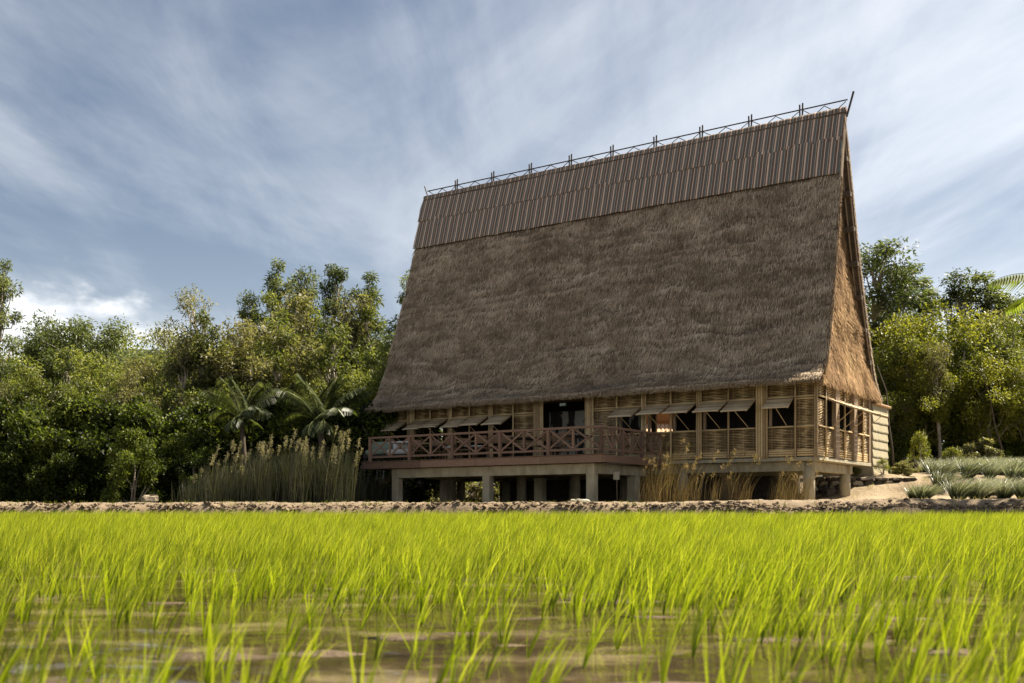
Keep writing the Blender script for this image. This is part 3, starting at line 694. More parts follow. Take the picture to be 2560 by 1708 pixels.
for k_ in range(9):
    a = v0 - 0.04 + k_ * (v1 - v0 + 0.08) / 9; mb = MB(); wq = (v1 - v0 + 0.08) / 9
    pts = [(a + wq * (0.5 - 0.5 * math.cos(math.pi * q / 5)), 0.07 * math.sin(math.pi * q / 5)) for q in range(6)]
    vs = [(-0.95, y_, 4.72 + z_) for y_, z_ in pts] + [(0.16, y_, 4.69 + z_) for y_, z_ in pts]
    vs += [(x_, y_, z_ - 0.025) for x_, y_, z_ in vs]
    fs = []
    for q in range(5): fs += [(q, q + 6, q + 7, q + 1), (q + 12, q + 13, q + 19, q + 18), (q + 6, q + 18, q + 19, q + 7)]
    mb.add(vs, fs, random.random()); mb.obj('roof_tile', M['tile'], annex)

# ------------------------------------------------------------------ timber terrace in front
DV, DUR, DUL = -4.58, -5.82, -16.15
deck = empty('timber_terrace', (X0, Y0, 0), RZ, 'red-brown timber terrace with crossed railings on concrete legs before the house', 'terrace')
for k_ in range(30):
    y1 = -0.12 - k_ * 0.15
    mb = MB(); mb.cbox(DUL + 0.0, DUR, y1 - 0.145, y1, FL - 0.06, FL - 0.012 + 0.002 * (k_ % 3), 0.004, random.random()); mb.obj('deck_board', M['redwood'], deck)
cuts = [DUL - 0.28, uw(1052, DV - 0.1), uw(1190, DV - 0.1), uw(1353, DV - 0.1), DUR + 0.12]
for a, b in zip(cuts[:-1], cuts[1:]):
    mb = MB(); mb.cbox(a + 0.003, b - 0.003, DV - 0.14, DV - 0.06, FL - 0.26, FL - 0.0, 0.006, random.random()); mb.obj('fascia_board', M['redwood'], deck)
for sgn, uu in ((1, DUR + 0.12), (-1, DUL - 0.28)):
    mb = MB(); mb.cbox(min(uu, uu + 0.0) + 0.003, uu + 0.08, DV - 0.14, -0.14, FL - 0.26, FL - 0.001, 0.006, 0.4); mb.obj('fascia_board', M['redwood'], deck)
mb = MB(); mb.cbox(DUL - 0.3, DUR + 0.24, DV - 0.18, DV - 0.02, FL + 0.002, FL + 0.028, 0.006, 0.2); mb.obj('edge_board', M['redwood'], deck)
post_px = [925.5, 974.9, 1024, 1077, 1131, 1190, 1250, 1310, 1371, 1433, 1498]
RT = FL + 0.95
def rail_run(pts, axis_):
    """pts: coordinates along the run; axis_ 'u' front or 'v' side"""
    P3 = (lambda a, z, o=0.0: (a, DV + o, z)) if axis_ == 'u' else (lambda a, z, o=0.0: (DUR + 0.0 + o, a, z))
    lo, hi = min(pts), max(pts)
    mb = MB(); up = (0, 0, 1)
    mb.bar(P3(lo - 0.05, RT), P3(hi + 0.05, RT), 0.11, 0.075, up, 0.6); mb.obj('top_rail', M['redwood'], deck)
    mb = MB(); mb.bar(P3(lo, FL + 0.20), P3(hi, FL + 0.20), 0.055, 0.075, up, 0.5); mb.obj('bottom_rail', M['redwood'], deck)
    for i, a in enumerate(pts):
        big = i % 2 == 0; wd = 0.105 if big else 0.075
        x, y, _ = P3(a, 0); z0 = FL + 0.028 if big else FL + 0.238
        mb = MB(); mb.cbox(x - wd / 2, x + wd / 2, y - wd / 2, y + wd / 2, z0, RT - 0.038, 0.006, random.random()); mb.obj('rail_post' if big else 'baluster', M['redwood'], deck)
    for a, b in zip(pts[:-1], pts[1:]):
        a2, b2 = a + 0.045, b - 0.045
        for (p, q), o in (((a2, b2), 0.014), ((b2, a2), -0.014)):
            mb = MB(); mb.bar(P3(p, RT - 0.05, o), P3(q, FL + 0.25, o), 0.066, 0.026, (0, 1, 0) if axis_ == 'u' else (1, 0, 0), random.random())
            mb.obj('cross_brace', M['redwood'], deck)
fp = [uw(p, DV) for p in post_px]; fp[-1] = DUR
rail_run(fp, 'u')
rail_run(list(np.linspace(DV, -0.12, 7)), 'v')
mbv = [uw(993, -4.25), uw(1220, -4.25), uw(1480, -4.25)]
for (a, b) in zip(mbv[:-1], mbv[1:]):
    mb = MB(); mb.cbox(a - 0.05, b - 0.16 + 0.0, -4.38, -4.12, FL - 0.62, FL - 0.265, 0.012); mb.obj('concrete_beam', M['concrete'], deck)
mb = MB(); mb.cbox(mbv[2] - 0.12, mbv[2] + 0.12, -4.09, -0.4, FL - 0.61, FL - 0.265, 0.012); mb.obj('concrete_beam', M['concrete'], deck)
mb = MB(); mb.cbox(mbv[0] - 0.12, mbv[0] + 0.12, -4.09, -0.4, FL - 0.61, FL - 0.265, 0.012); mb.obj('concrete_beam', M['concrete'], deck)
for a in mbv:
    wx_, wy_ = wpt(a, -4.25); mb = MB(); mb.cbox(a - 0.155, a + 0.155, -4.405, -4.095, gz1(wx_, wy_) - 0.3, FL - 0.262, 0.02); mb.obj('concrete_column', M['concrete'], deck)
for a in (mbv[0], mbv[1] + 0.3, mbv[2]):
    wx_, wy_ = wpt(a, -1.2); mb = MB(); mb.cbox(a - 0.18, a + 0.18, -1.38, -1.02, gz1(wx_, wy_) - 0.3, FL - 0.612, 0.02); mb.obj('concrete_column', M['concrete'], deck)

# ------------------------------------------------------------------ things on and under the terrace
def hl(u, v, z): x, y = wpt(u, v); return (x, y, z)
def chair_root(): return empty('dining_chair', (0, 0, 0))
def make_chair():
    r = chair_root(); mb = MB()
    mb.cbox(-0.22, 0.22, -0.22, 0.22, 0.43, 0.48, 0.015); mb.obj('seat', M['leather'], r)
    mb = MB(); mb.cbox(-0.21, 0.21, 0.20, 0.235, 0.62, 0.92, 0.012); mb.obj('backrest', M['leather'], r)
    for sx in (-1, 1):
        for sy in (-1, 1):
            mb = MB(); zt = 0.43 if sy < 0 else 0.90
            mb.tube([(sx * 0.235, sy * 0.25, 0.0), (sx * 0.21, sy * 0.2, 0.43), (sx * 0.21, sy * 0.2 + (0.03 if sy > 0 else 0), zt + 0.001)], 0.017, 6); mb.obj('leg', M['chair_wood'], r)
    return r
def copy_tree(o, parent=None):
    c = o.copy(); C.objects.link(c)
    if parent: c.parent = parent
    for ch in o.children: copy_tree(ch, c)
    return c
chair0 = make_chair()
CH = [(1045, -3.3, 0.4, 'tan chair behind the third railing bay from the left'), (1095, -2.6, 2.6, 'tan chair turned to the wall, behind the fourth railing bay'), (1124, -3.6, 3.4, 'tan leather-backed chair just left of the fifth railing post'),
      (1165, -3.0, 0.2, 'tan chair behind the middle of the fifth railing bay'), (1205, -3.5, 3.0, 'tan leather-backed chair behind the sixth railing bay'), (1236, -3.7, 0.1, 'tan chair right beside the thick middle railing post'),
      (1265, -3.0, 3.3, 'tan chair at the left side of the round dark table'), (1355, -3.4, 3.9, 'tan chair at the right side of the round dark table'), (1398, -2.8, 2.9, 'tan chair behind the ninth railing bay, before the doorway'),
      (1420, -3.6, 0.3, 'tan chair in front of the doorway, nearest the right-hand railing bay'), (1580, -1.9, 1.2, 'tan chair behind the side railing by the wall')]
for i, (px, v, rz, lab) in enumerate(CH):
    o = chair0 if i == 0 else copy_tree(chair0)
    o.location = hl(uw(px, v), v, FL); o.rotation_euler = (0, 0, rz); tag(o, lab, 'chair', 'wooden chairs on the terrace')
def make_table(name, top_m, r=0.55, h=0.74, round_=True):
    t_ = empty(name); mb = MB()
    mb.tube([(0, 0, h - 0.04), (0, 0, h)], r, 24 if round_ else 4); mb.obj('table_top', top_m, t_)
    mb = MB(); mb.tube([(0, 0, 0.03), (0, 0, h - 0.04)], 0.04, 8); mb.obj('pedestal', M['dark_wood'], t_)
    mb = MB(); mb.tube([(0, 0, 0.0), (0, 0, 0.03)], r * 0.5, 16); mb.obj('foot', M['dark_wood'], t_)
    return t_
for name, top, px, v, r, h, lab in (('round_table', M['dark_wood'], 1312, -3.3, 0.62, 0.78, 'round dark wooden table in the middle of the terrace, left of the doorway'),
                                    ('round_table', M['dark_wood'], 1440, -3.0, 0.6, 0.8, 'round dark wooden table before the doorway, near the terrace corner'),
                                    ('round_table', M['dark_wood'], 1075, -3.4, 0.5, 0.62, 'small round dark table behind the third and fourth railing bays'),
                                    ('side_table', M['white_cloth'], 1001, -3.6, 0.42, 0.82, 'small round white-topped table beside the pale sofa'),
                                    ('side_table', M['white_cloth'], 1110, -2.2, 0.4, 0.66, 'white-topped table behind the fourth railing bay'),
                                    ('side_table', M['white_cloth'], 1185, -2.2, 0.4, 0.66, 'white-topped table behind the fifth and sixth railing bays')):
    t_ = make_table(name, top, r, h); t_.location = hl(uw(px, v), v, FL); tag(t_, lab, 'table', 'tables on the terrace')
def pillow_mesh(mb, x0, x1, y0, y1, z0, z1):
    n_ = 8; cx, cy, cz = (x0 + x1) / 2, (y0 + y1) / 2, (z0 + z1) / 2; vs, fs = [], []
    for i in range(n_ + 1):
        th = math.pi * i / n_
        for j in range(2 * n_):
            ph = math.pi * j / n_
            e = lambda c: math.copysign(abs(c) ** 0.45, c)
            vs.append((cx + (x1 - x0) / 2 * e(math.sin(th)) * e(math.cos(ph)), cy + (y1 - y0) / 2 * e(math.sin(th)) * e(math.sin(ph)), cz + (z1 - z0) / 2 * e(math.cos(th))))
    for i in range(n_):
        for j in range(2 * n_): a = i * 2 * n_; fs.append((a + j, a + 2 * n_ + j, a + 2 * n_ + (j + 1) % (2 * n_), a + (j + 1) % (2 * n_)))
    mb.add(vs, fs)
sofa = empty('terrace_sofa', hl(uw(972, -3.5), -3.5, FL), RZ + 0.15, 'low dark-framed sofa with sage and white cushions at the terrace left end', 'sofa')
mb = MB(); mb.cbox(-1.0, 1.0, -0.35, 0.4, 0.22, 0.34, 0.01); mb.obj('frame', M['dark_wood'], sofa)
for sx in (-0.93, 0.93):
    for sy in (-0.28, 0.33): mb = MB(); mb.cbox(sx - 0.035, sx + 0.035, sy - 0.035, sy + 0.035, 0, 0.22, 0.006); mb.obj('leg', M['dark_wood'], sofa)
for x0, x1, m_ in ((-0.98, -0.02, 'sage_cloth'), (0.02, 0.98, 'white_cloth')):
    mb = MB(); pillow_mesh(mb, x0, x1, -0.36, 0.3, 0.34, 0.56); mb.obj('seat_cushion', M[m_], sofa, True)
    mb = MB(); pillow_mesh(mb, x0 + 0.02, x1 - 0.02, 0.16, 0.42, 0.5, 0.9); mb.obj('back_cushion', M['sage_cloth' if x0 < -0.5 else 'white_cloth'], sofa, True)
ladder = empty('step_ladder', hl(-18.95, -0.55, gz1(*wpt(-18.95, -0.55))), RZ, 'pale metal ladder leaning at the far left end of the bamboo wall', 'ladder')
for sx in (-0.17, 0.17): mb = MB(); mb.bar((sx * 1.25, -0.35, 0), (sx * 0.8, 0.12, 3.75), 0.04, 0.03); mb.obj('ladder_rail', M['metal'], ladder)
for i in range(11):
    f = (i + 0.6) / 11.5; mb = MB(); q = 0.17 * (1.25 - 0.45 * f); mb.tube([(-q, -0.35 + 0.47 * f, 3.75 * f), (q, -0.35 + 0.47 * f, 3.75 * f)], 0.015, 6); mb.obj('rung', M['metal'], ladder)
# exit sign
def green_mat():
    m, t, b = base_mat('sign_green', 0.5, 0.4); f = noise(t, 8, 2)
    t.links.new(ramp(t, f, [(0.2, (0.010, 0.055, 0.028)), (0.8, (0.016, 0.075, 0.04))]), b.inputs['Base Color']); return m
def white_print():
    m, t, b = base_mat('sign_white', 0.6, 0.3); f = noise(t, 8, 2)
    t.links.new(ramp(t, f, [(0.2, (0.7, 0.75, 0.7)), (0.8, (0.8, 0.84, 0.8))]), b.inputs['Base Color']); return m
eu = uw(1408, -0.12)
sign = empty('exit_sign', hl(eu, -0.14, 4.66), RZ, 'small green EXIT sign hanging at the top of the dark doorway', 'sign')
mb = MB(); mb.cbox(-0.16, 0.16, -0.015, 0.02, -0.065, 0.065, 0.004); mb.obj('sign_panel', green_mat(), sign)
fc = bpy.data.curves.new('lettering', 'FONT'); fc.body = 'EXIT'; fc.size = 0.125; fc.align_x = 'CENTER'; fc.align_y = 'CENTER'; fc.extrude = 0.002; fc.offset = 0.002
fc.materials.append(white_print())
fo = bpy.data.objects.new('lettering_source', fc); C.objects.link(fo); bpy.context.view_layer.update()
lm = bpy.data.meshes.new_from_object(fo.evaluated_get(bpy.context.evaluated_depsgraph_get())); bpy.data.objects.remove(fo)
link('lettering', lm, sign, (0, -0.019, 0), (R(90), 0, 0))
mb = MB(); mb.box(-0.004, 0.004, -0.002, 0.004, 0.065, 0.5); mb.obj('hanger', M['dark_wood'], sign)
# bucket, board and slab
bx, by = wpt(uw(1050, -3.2), -3.2)
bkt = empty('hanging_bucket', (bx, by, 1.42), 0, 'black plastic bucket hanging under the left part of the terrace', 'bucket')
mb = MB(); mb.tube([(0, 0, 0), (0, 0, 0.36)], [0.14, 0.19], 16, cap=True); mb.obj('bucket_body', M['black_plastic'], bkt, True)
mb = MB(); mb.tube([(-0.18, 0, 0.34), (-0.1, 0, 0.5), (0, 0, 0.56), (0.1, 0, 0.5), (0.18, 0, 0.34)], 0.008, 5); mb.obj('bucket_handle', M['metal'], bkt)
px_, py_ = wpt(uw(1541, -3.3), -3.3)
nb = empty('notice_board', (px_, py_, 0.7), RZ + 0.15, 'pale weathered board on a thin stake under the terrace right corner', 'board')
mb = MB(); mb.cbox(-0.11, 0.11, -0.012, 0.012, 0.86, 1.14, 0.004); mb.obj('panel', M['pale_stone'], nb)
mb = MB(); mb.bar((0.02, 0.025, 0), (0.0, 0.025, 1.1), 0.015, 0.015); mb.obj('stake', M['timber'], nb)

# ------------------------------------------------------------------ stones, bricks, outbuilding
def rock(name, sx, sy, sz, mat, seed):
    rg = np.random.default_rng(seed); mb = MB(); n_ = 6; vs, fs = [], []
    ph0 = rg.uniform(0, 6)
    for i in range(n_ + 1):
        th = math.pi * i / n_
        for j in range(10):
            ph = 2 * math.pi * j / 10; e = lambda c: math.copysign(abs(c) ** 0.5, c)
            k_ = 1 + 0.16 * math.sin(3 * ph + ph0 + i) + rg.uniform(-0.09, 0.09)
            vs.append((sx * k_ * e(math.sin(th)) * e(math.cos(ph)), sy * k_ * e(math.sin(th)) * e(math.sin(ph)), sz * k_ * e(math.cos(th))))
    for i in range(n_):
        for j in range(10): fs.append((i * 10 + j, i * 10 + 10 + j, i * 10 + 10 + (j + 1) % 10, i * 10 + (j + 1) % 10))
    mb.add(vs, fs, rg.uniform(0.2, 0.9)); return mb.mesh(name, mat, False)
def wx(px, Yd): return (px - 1280) / FPX * Yd
o = link('stone_slab', rock('stone_slab', 0.30, 0.25, 0.075, M['pale_stone'], 3), None, (wx(1447, 33.4), 33.4, gz1(2.1, 33.4) + 0.035), (0, 0, 0.2)); tag(o, 'flat pale stone slab lying on the bank left of the terrace corner leg', 'stone')
o = link('concrete_block', rock('concrete_block', 0.30, 0.25, 0.2, M['stone'], 8), None, (wx(375, 40.5), 40.5, gz1(-14, 40.5) + 0.15), (0, 0, 0.4)); tag(o, 'squat pale block at the foot of the bush on the left', 'block')
sw = empty('stone_wall', (13.4, 41.0, 0.27), R(-2), 'low dry-stone retaining wall with dark coping behind the right stilts', 'wall')
row_z = [0.98, 1.18]; q = 0
for r_, zc in enumerate(row_z):
    x = -1.9 + 0.12 * (r_ % 2)
    while x < 1.75:
        wd = random.uniform(0.22, 0.46); q += 1
        me = rock('stone', wd / 2 * 0.93, 0.16, 0.098, M['stone'] if random.random() < 0.6 else M['dark_stone'], 100 + q)
        link('stone', me, sw, (x + wd / 2, random.uniform(-0.05, 0.05), zc + 0.1 + random.uniform(-0.012, 0.012)), (random.uniform(-.06, .06), 0, random.uniform(-.05, .05)))
        x += wd
x = -1.95
while x < 1.85:
    wd = random.uniform(0.5, 0.75); q += 1
    link('coping_stone', rock('coping_stone', wd / 2 * 0.95, 0.2, 0.06, M['dark_stone'], 200 + q), sw, (x + wd / 2, 0, 1.435 + random.uniform(-.01, .01))); x += wd
mb = MB(); mb.box(-1.9, 1.75, 0.10, 0.28, 0.6, 1.38); mb.obj('wall_core', M['dark_stone'], sw)
bp = empty('brick_stack', (12.75, 41.6, gz1(12.75, 41.6)), R(-12), 'stacked pale bricks between the two right stilts, in front of the stone wall', 'bricks')
bm_ = None
for r_ in range(7):
    for k_ in range(5):
        if r_ > 4 and k_ > 2: continue
        mb = MB(); mb.cbox(-0.10, 0.10, -0.05, 0.05, -0.038, 0.038, 0.006, random.random())
        mb.obj('brick', M['brick'], bp, loc=(-0.42 + k_ * 0.212 + 0.1 * (r_ % 2), random.uniform(-.012, .012), 0.04 + r_ * 0.082), rot=(0, 0, random.uniform(-.05, .05)))
for i, (px, Yd, s_, lab) in enumerate(((2075, 40.4, 0.26, 'dark boulder in the shade behind the left of the two right stilts'), (2098, 40.9, 0.19, 'small dark boulder between the two right stilts'), (2060, 41.2, 0.3, 'large dark boulder at the left foot of the stone wall'), (2130, 41.6, 0.16, 'pale little boulder at the foot of the stone wall'))):
    xx_ = wx(px, Yd); o = link('boulder', rock('boulder', s_, s_ * 0.8, s_ * 0.6, M['dark_stone'] if i < 3 else M['stone'], 300 + i), None, (xx_, Yd, gz1(xx_, Yd) + s_ * 0.3), (0, 0, i)); tag(o, lab, 'boulder', 'boulders under the right end of the house')
# earth retaining wall deep under the house
mb = MB(); mb.box(-17.2, -2.7, W - 0.3, W - 0.02, 0.5, FL - 0.17); mb.obj('foundation_wall', M['dark_stone'], house)
# clay outbuilding behind, seen through the windows
ob = empty('clay_outbuilding', (wx(1632, 55), 55, 0), R(-8), 'orange clay building with a tiled lean-to seen through the house windows', 'outbuilding')
mb = MB(); mb.box(-3.2, 3.2, 0.0, 4.0, 1.0, 7.4); mb.obj('wall', M['clay'], ob)
for zq in (4.55, 5.15, 5.75): mb = MB(); mb.cbox(-3.2, 3.2, -0.06, -0.002, zq, zq + 0.06, 0.01); mb.obj('string_course', M['clay'], ob)
mb = MB(); mb.box(-3.4, 3.4, -1.5, -0.003, 1.0, 4.25); mb.obj('lean_to_wall', M['dark_wood'], ob)
for k_ in range(34):
    a = -3.4 + k_ * 0.2; mb = MB()
    pts = [(a + 0.1 - 0.1 * math.cos(math.pi * q / 4), 0.06 * math.sin(math.pi * q / 4)) for q in range(5)]
    vs = [(x_, -0.01, 4.95 + z_) for x_, z_ in pts] + [(x_, -1.75, 4.42 + z_) for x_, z_ in pts]; vs += [(x_, y_, z_ - 0.02) for x_, y_, z_ in vs]
    fs = []
    for q in range(4): fs += [(q, q + 5, q + 6, q + 1), (q + 10, q + 11, q + 16, q + 15), (q + 5, q + 15, q + 16, q + 6)]
    mb.add(vs, fs, random.random()); mb.obj('roof_tile', M['tile'], ob)

# ------------------------------------------------------------------ foliage
def leaves(rg, cen, rad, cnt, ln, wd, droop, seed_t=0.5, spread=0.22):
    """leaf blades through clumps; cen (n,3), rad (n,3)"""
    n_ = len(cen); idx = rg.integers(0, n_, cnt)
    d = rg.normal(size=(cnt, 3)); d /= np.linalg.norm(d, axis=1, keepdims=True)
    r = rg.random(cnt) ** 0.45
    P = cen[idx] + d * r[:, None] * rad[idx]
    ax = rg.normal(size=(cnt, 3)) + d * 0.8; ax[:, 2] -= droop
    ax /= np.linalg.norm(ax, axis=1, keepdims=True)
    nr = rg.normal(size=(cnt, 3)) + np.array((0, 0, 0.9)) + d * 0.4
    sd = np.cross(ax, nr); sd /= np.linalg.norm(sd, axis=1, keepdims=True) + 1e-9
    l = ln * rg.uniform(0.7, 1.3, cnt)[:, None]; w_ = wd * rg.uniform(0.7, 1.3, cnt)[:, None]
    V = np.stack([P, P + ax * l * 0.45 + sd * w_ * 0.5, P + ax * l, P + ax * l * 0.45 - sd * w_ * 0.5], 1).reshape(-1, 3)
    ct = rg.normal(seed_t, 0.14, n_)
    t_ = np.clip(ct[idx] + rg.normal(0, spread, cnt), 0, 1)
    return V, np.arange(4 * cnt).reshape(-1, 4), np.repeat(t_, 4)
def limb(mb, a, b, r0, r1, wob, rg, n_=5):
    a, b = np.array(a), np.array(b); pts = []
    for i in range(n_ + 1):
        f = i / n_; p = a + (b - a) * f; p = p + (rg.normal(0, wob, 3) * (0 < i < n_)); p[2] += 0.12 * np.linalg.norm(b - a) * math.sin(math.pi * f) * 0.5; pts.append(p)
    mb.tube(pts, list(np.linspace(r0, r1, n_ + 1)), 6)
def airy_tree(seed, h=13.0, width=2.6, nclump=34, mat='leaf_airy', lo=0.26, cnt=12500):
    rg = np.random.default_rng(seed); mb = MB()
    lean = rg.normal(0, 0.5, 2); tp = [np.array((lean[0] * f ** 2 + 0.15 * math.sin(5 * f + seed), lean[1] * f ** 2 + 0.12 * math.cos(4 * f + seed), h * 0.9 * f)) for f in np.linspace(0, 1, 9)]
    mb.tube(tp, list(np.linspace(0.17, 0.03, 9)), 7)
    cen, rad = [], []
    for i in range(nclump):
        f = lo + (0.99 - lo) * (i / (nclump - 1)) ** 0.85; rr = width * (0.35 + 0.65 * math.sin(math.pi * min(1, (f - lo) / (1 - lo) * 0.85 + 0.12))) * rg.uniform(0.2, 1.0)
        an = rg.uniform(0, 2 * math.pi) + i * 2.4
        c = np.array((tp[-1][0] * f + rr * math.cos(an), tp[-1][1] * f + rr * math.sin(an), h * f + rg.normal(0, 0.3)))
        cen.append(c); s_ = rg.uniform(0.45, 1.0) * (0.35 + width / 4); rad.append((s_, s_, s_ * rg.uniform(0.8, 1.3)))
        k_ = max(1, int(8 * min(0.97, (f - 0.12) / 0.9))); limb(mb, tp[k_], c, 0.055, 0.012, 0.10, rg)
    V, F, T = leaves(rg, np.array(cen), np.array(rad), cnt, 0.21, 0.062, 0.9)
    return mb.mesh('trunk', M['bark'], True), mesh_np('crown', V, F, T, False, M[mat]), float(np.percentile(V[:, 2], 99.6))
def round_tree(seed, h=8.0, rx=3.2, mat='leaf_round', cnt=17000, ln=0.16, wd=0.07):
    rg = np.random.default_rng(seed); mb = MB()
    tp = [np.array((0.25 * math.sin(3 * f + seed), 0.2 * math.cos(2 * f + seed), h * 0.72 * f)) for f in np.linspace(0, 1, 7)]
    mb.tube(tp, list(np.linspace(0.2, 0.05, 7)), 7)
    cen, rad = [], []; cz, rz_ = h * 0.60, h * 0.37
    nc_ = 58
    for i in range(nc_):
        d = rg.normal(size=3); d /= np.linalg.norm(d); rr = rg.uniform(0.55, 1.0)
        lumpy = 1 + 0.22 * math.sin(3 * math.atan2(d[1], d[0]) + seed) * (1 - abs(d[2]))
        c = np.array((d[0] * rx * rr * lumpy, d[1] * rx * rr * lumpy, cz + d[2] * rz_ * rr)); s_ = rg.uniform(0.5, 0.95)
        cen.append(c); rad.append((s_, s_, s_ * 0.75))
        if i % 4 == 0: limb(mb, tp[rg.integers(2, 6)], c, 0.06, 0.015, 0.12, rg)
    V, F, T = leaves(rg, np.array(cen), np.array(rad), cnt, ln, wd, 0.45)
    return mb.mesh('trunk', M['bark'], True), mesh_np('crown', V, F, T, False, M[mat]), float(np.percentile(V[:, 2], 99.6))
def bush(seed, h=4.2, rx=2.2, mat='leaf_bush', cnt=15000, ln=0.16, wd=0.085, lo=0.05):
    rg = np.random.default_rng(seed); mb = MB(); cen, rad = [], []
    for i in range(46):
        an = rg.uniform(0, 6.283); f = rg.uniform(lo, 1.0); e = math.sqrt(max(0.05, 1 - f ** 2.2)) * rg.uniform(0.5, 1.0) * (1 + 0.2 * math.sin(3 * an + seed))
        s_ = rg.uniform(0.35, 0.7) * h / 4.2; cen.append((rx * e * math.cos(an), rx * e * math.sin(an), h * f * 0.93)); rad.append((s_, s_, s_ * 0.8))
    for i in range(9):
        c = cen[i * 5]; mid_ = (c[0] * 0.5 + rg.normal(0, .2), c[1] * 0.5 + rg.normal(0, .2), c[2] * 0.55)
        mb.tube([(rg.normal(0, 0.15), rg.normal(0, 0.15), -0.1), mid_, c], [0.06, 0.04, 0.012], 5)
    V, F, T = leaves(rg, np.array(cen), np.array(rad), cnt, ln, wd, 0.3)
    V[:, 2] = np.maximum(V[:, 2], 0.02)
    return mb.mesh('trunk', M['bark'], True), mesh_np('crown', V, F, T, False, M[mat]), float(np.percentile(V[:, 2], 99.6))
KIND = {
 'airy': [airy_tree(1, 13, 1.35, 44, cnt=9000), airy_tree(2, 13, 1.15, 40, cnt=8000), airy_tree(3, 13, 1.75, 50, cnt=10500), airy_tree(4, 13, 0.95, 34, cnt=6500)],
 'umbrella': [airy_tree(5, 9, 2.8, 22, lo=0.72, cnt=9000)],
 'slender': [airy_tree(7, 9, 1.25, 22, 'leaf_olive', 0.52, 3600), airy_tree(8, 9, 1.0, 20, 'leaf_round', 0.5, 3600), airy_tree(9, 9, 1.4, 24, 'leaf_round', 0.55, 4000)],
 'thin': [airy_tree(6, 12, 1.7, 14, 'leaf_olive', 0.6, 1800)],
 'round': [round_tree(11), round_tree(12, 8, 2.7), round_tree(13, 8, 3.5, 'leaf_round'), round_tree(14, 8, 3.0, 'leaf_olive')],
 'bright': [round_tree(21, 8, 3.3, 'leaf_bright'), round_tree(22, 8, 2.9, 'leaf_bright')],
 'bush': [bush(31), bush(32, 4.2, 2.5), bush(33, 4.2, 2.0)],
 'sapling': [bush(41, 4.2, 1.6, 'leaf_bright', 2600, 0.2, 0.1, 0.3)],
 'shrub': [bush(51, 4.2, 2.6, 'leaf_olive', 5200, 0.30, 0.15)],
}
cnt_k = {}
ORD = 'first second third fourth fifth sixth seventh eighth ninth tenth eleventh twelfth thirteenth fourteenth fifteenth sixteenth seventeenth eighteenth'.split()
def rowlabels(pts, fmt_rows, split):
    """one label per plant: its place in its row, counted from a thing one can find"""
    out = {}
    for hi in (True, False):
        row = sorted([p for p in pts if (p[1] < split) == hi and 0 <= p[0] <= 2560])
        for i, p in enumerate(row): out[p] = fmt_rows[0 if hi else 1] % ORD[min(i, 17)]
    return [out.get(p) or ('%s beyond the %s picture edge, %s' % (fmt_rows[2], 'left' if p[0] < 0 else 'right', 'taller one' if p[1] < split else 'lower one') + (' farther out' if not -50 <= p[0] <= 2620 else '')) for p in pts]
def grow(kind, pts, fmt_rows, split, group, name, cat):
    for p, lab in zip(pts, rowlabels(pts, fmt_rows, split)): plant(kind, *p, lab, group, name, cat)
def plant(kind, px, ytop, Yd, label, group=None, name='tree', cat='tree', wide=1.0, var=None):
    x = wx(px, Yd); z0 = gz1(x, Yd); ztop = HC + (1280 - ytop) / FPX * Yd
    i = cnt_k.get(kind, 0); cnt_k[kind] = i + 1
    tr, cr, h = KIND[kind][(i if var is None else var) % len(KIND[kind])]
    s_ = max(0.15, (ztop - z0) / h)
    e = empty(name, (x, Yd, z0), random.uniform(0, 6.28), label, cat, group); e.scale = (s_ * wide, s_ * wide, s_)
    link('trunk', tr, e); link('crown', cr, e)
    return e
# left skyline
plant('airy', -5, 655, 50, 'tall dark airy tree cut by the left picture edge', name='eucalyptus_tree', var=3, wide=1.1)
plant('airy', -120, 640, 52, 'tall dark airy tree just beyond the left picture edge', name='eucalyptus_tree', var=0)
plant('umbrella', 215, 795, 56, 'umbrella-crowned tree on the left skyline, right of the edge tree', name='umbrella_tree')
plant('umbrella', 118, 832, 55, 'small flat-crowned tree between edge tree and umbrella-crowned tree', name='umbrella_tree', wide=0.9)
plant('thin', 515, 716, 60, 'thin sparse tree with bare stems against the white cloud', name='sparse_tree')
plant('thin', 440, 800, 58, 'small bare-topped tree just left of the thin sparse tree', name='sparse_tree', wide=0.8)
plant('airy', 615, 735, 62, 'airy tree directly left of the highest tree of the left skyline', name='eucalyptus_tree', var=1)
plant('airy', 690, 652, 62, 'highest tree of the left skyline, with a narrow peaked crown', name='eucalyptus_tree', var=3, wide=1.2)
plant('airy', 765, 676, 61, 'tall airy tree directly right of the highest left skyline tree', name='eucalyptus_tree', var=1)
plant('airy', 850, 660, 60, 'tall airy tree with broad rounded top, second right of the highest', name='eucalyptus_tree', var=0)
plant('airy', 915, 690, 60, 'airy tree with bright top midway between tallest trees and roof', name='eucalyptus_tree', var=3, wide=1.3)
plant('airy', 975, 700, 59, 'airy tree nearest the left roof edge on the skyline', name='eucalyptus_tree', var=2)
plant('airy', 1025, 690, 60, 'airy tree half hidden behind the left roof edge', name='eucalyptus_tree', var=1)
G1 = 'bushy trees in the mass left of the house'
grow('round', ((-70, 900, 50), (55, 895, 51), (150, 880, 53), (255, 905, 57), (335, 905, 62), (420, 910, 62), (490, 880, 58), (380, 905, 55), (290, 930, 51), (205, 940, 50), (90, 950, 49), (-20, 960, 48), (470, 930, 51),
                   (560, 850, 57), (740, 850, 57), (830, 850, 57), (910, 840, 57), (985, 830, 56), (860, 930, 51), (770, 930, 51), (950, 960, 50), (1040, 900, 56), (540, 960, 49), (330, 980, 48)),
     ('%s bushy tree from the left picture edge, upper row of the mass', '%s bushy tree from the left picture edge, lower row of the mass', 'bushy green tree'), 900, G1, 'bushy_tree', 'tree')
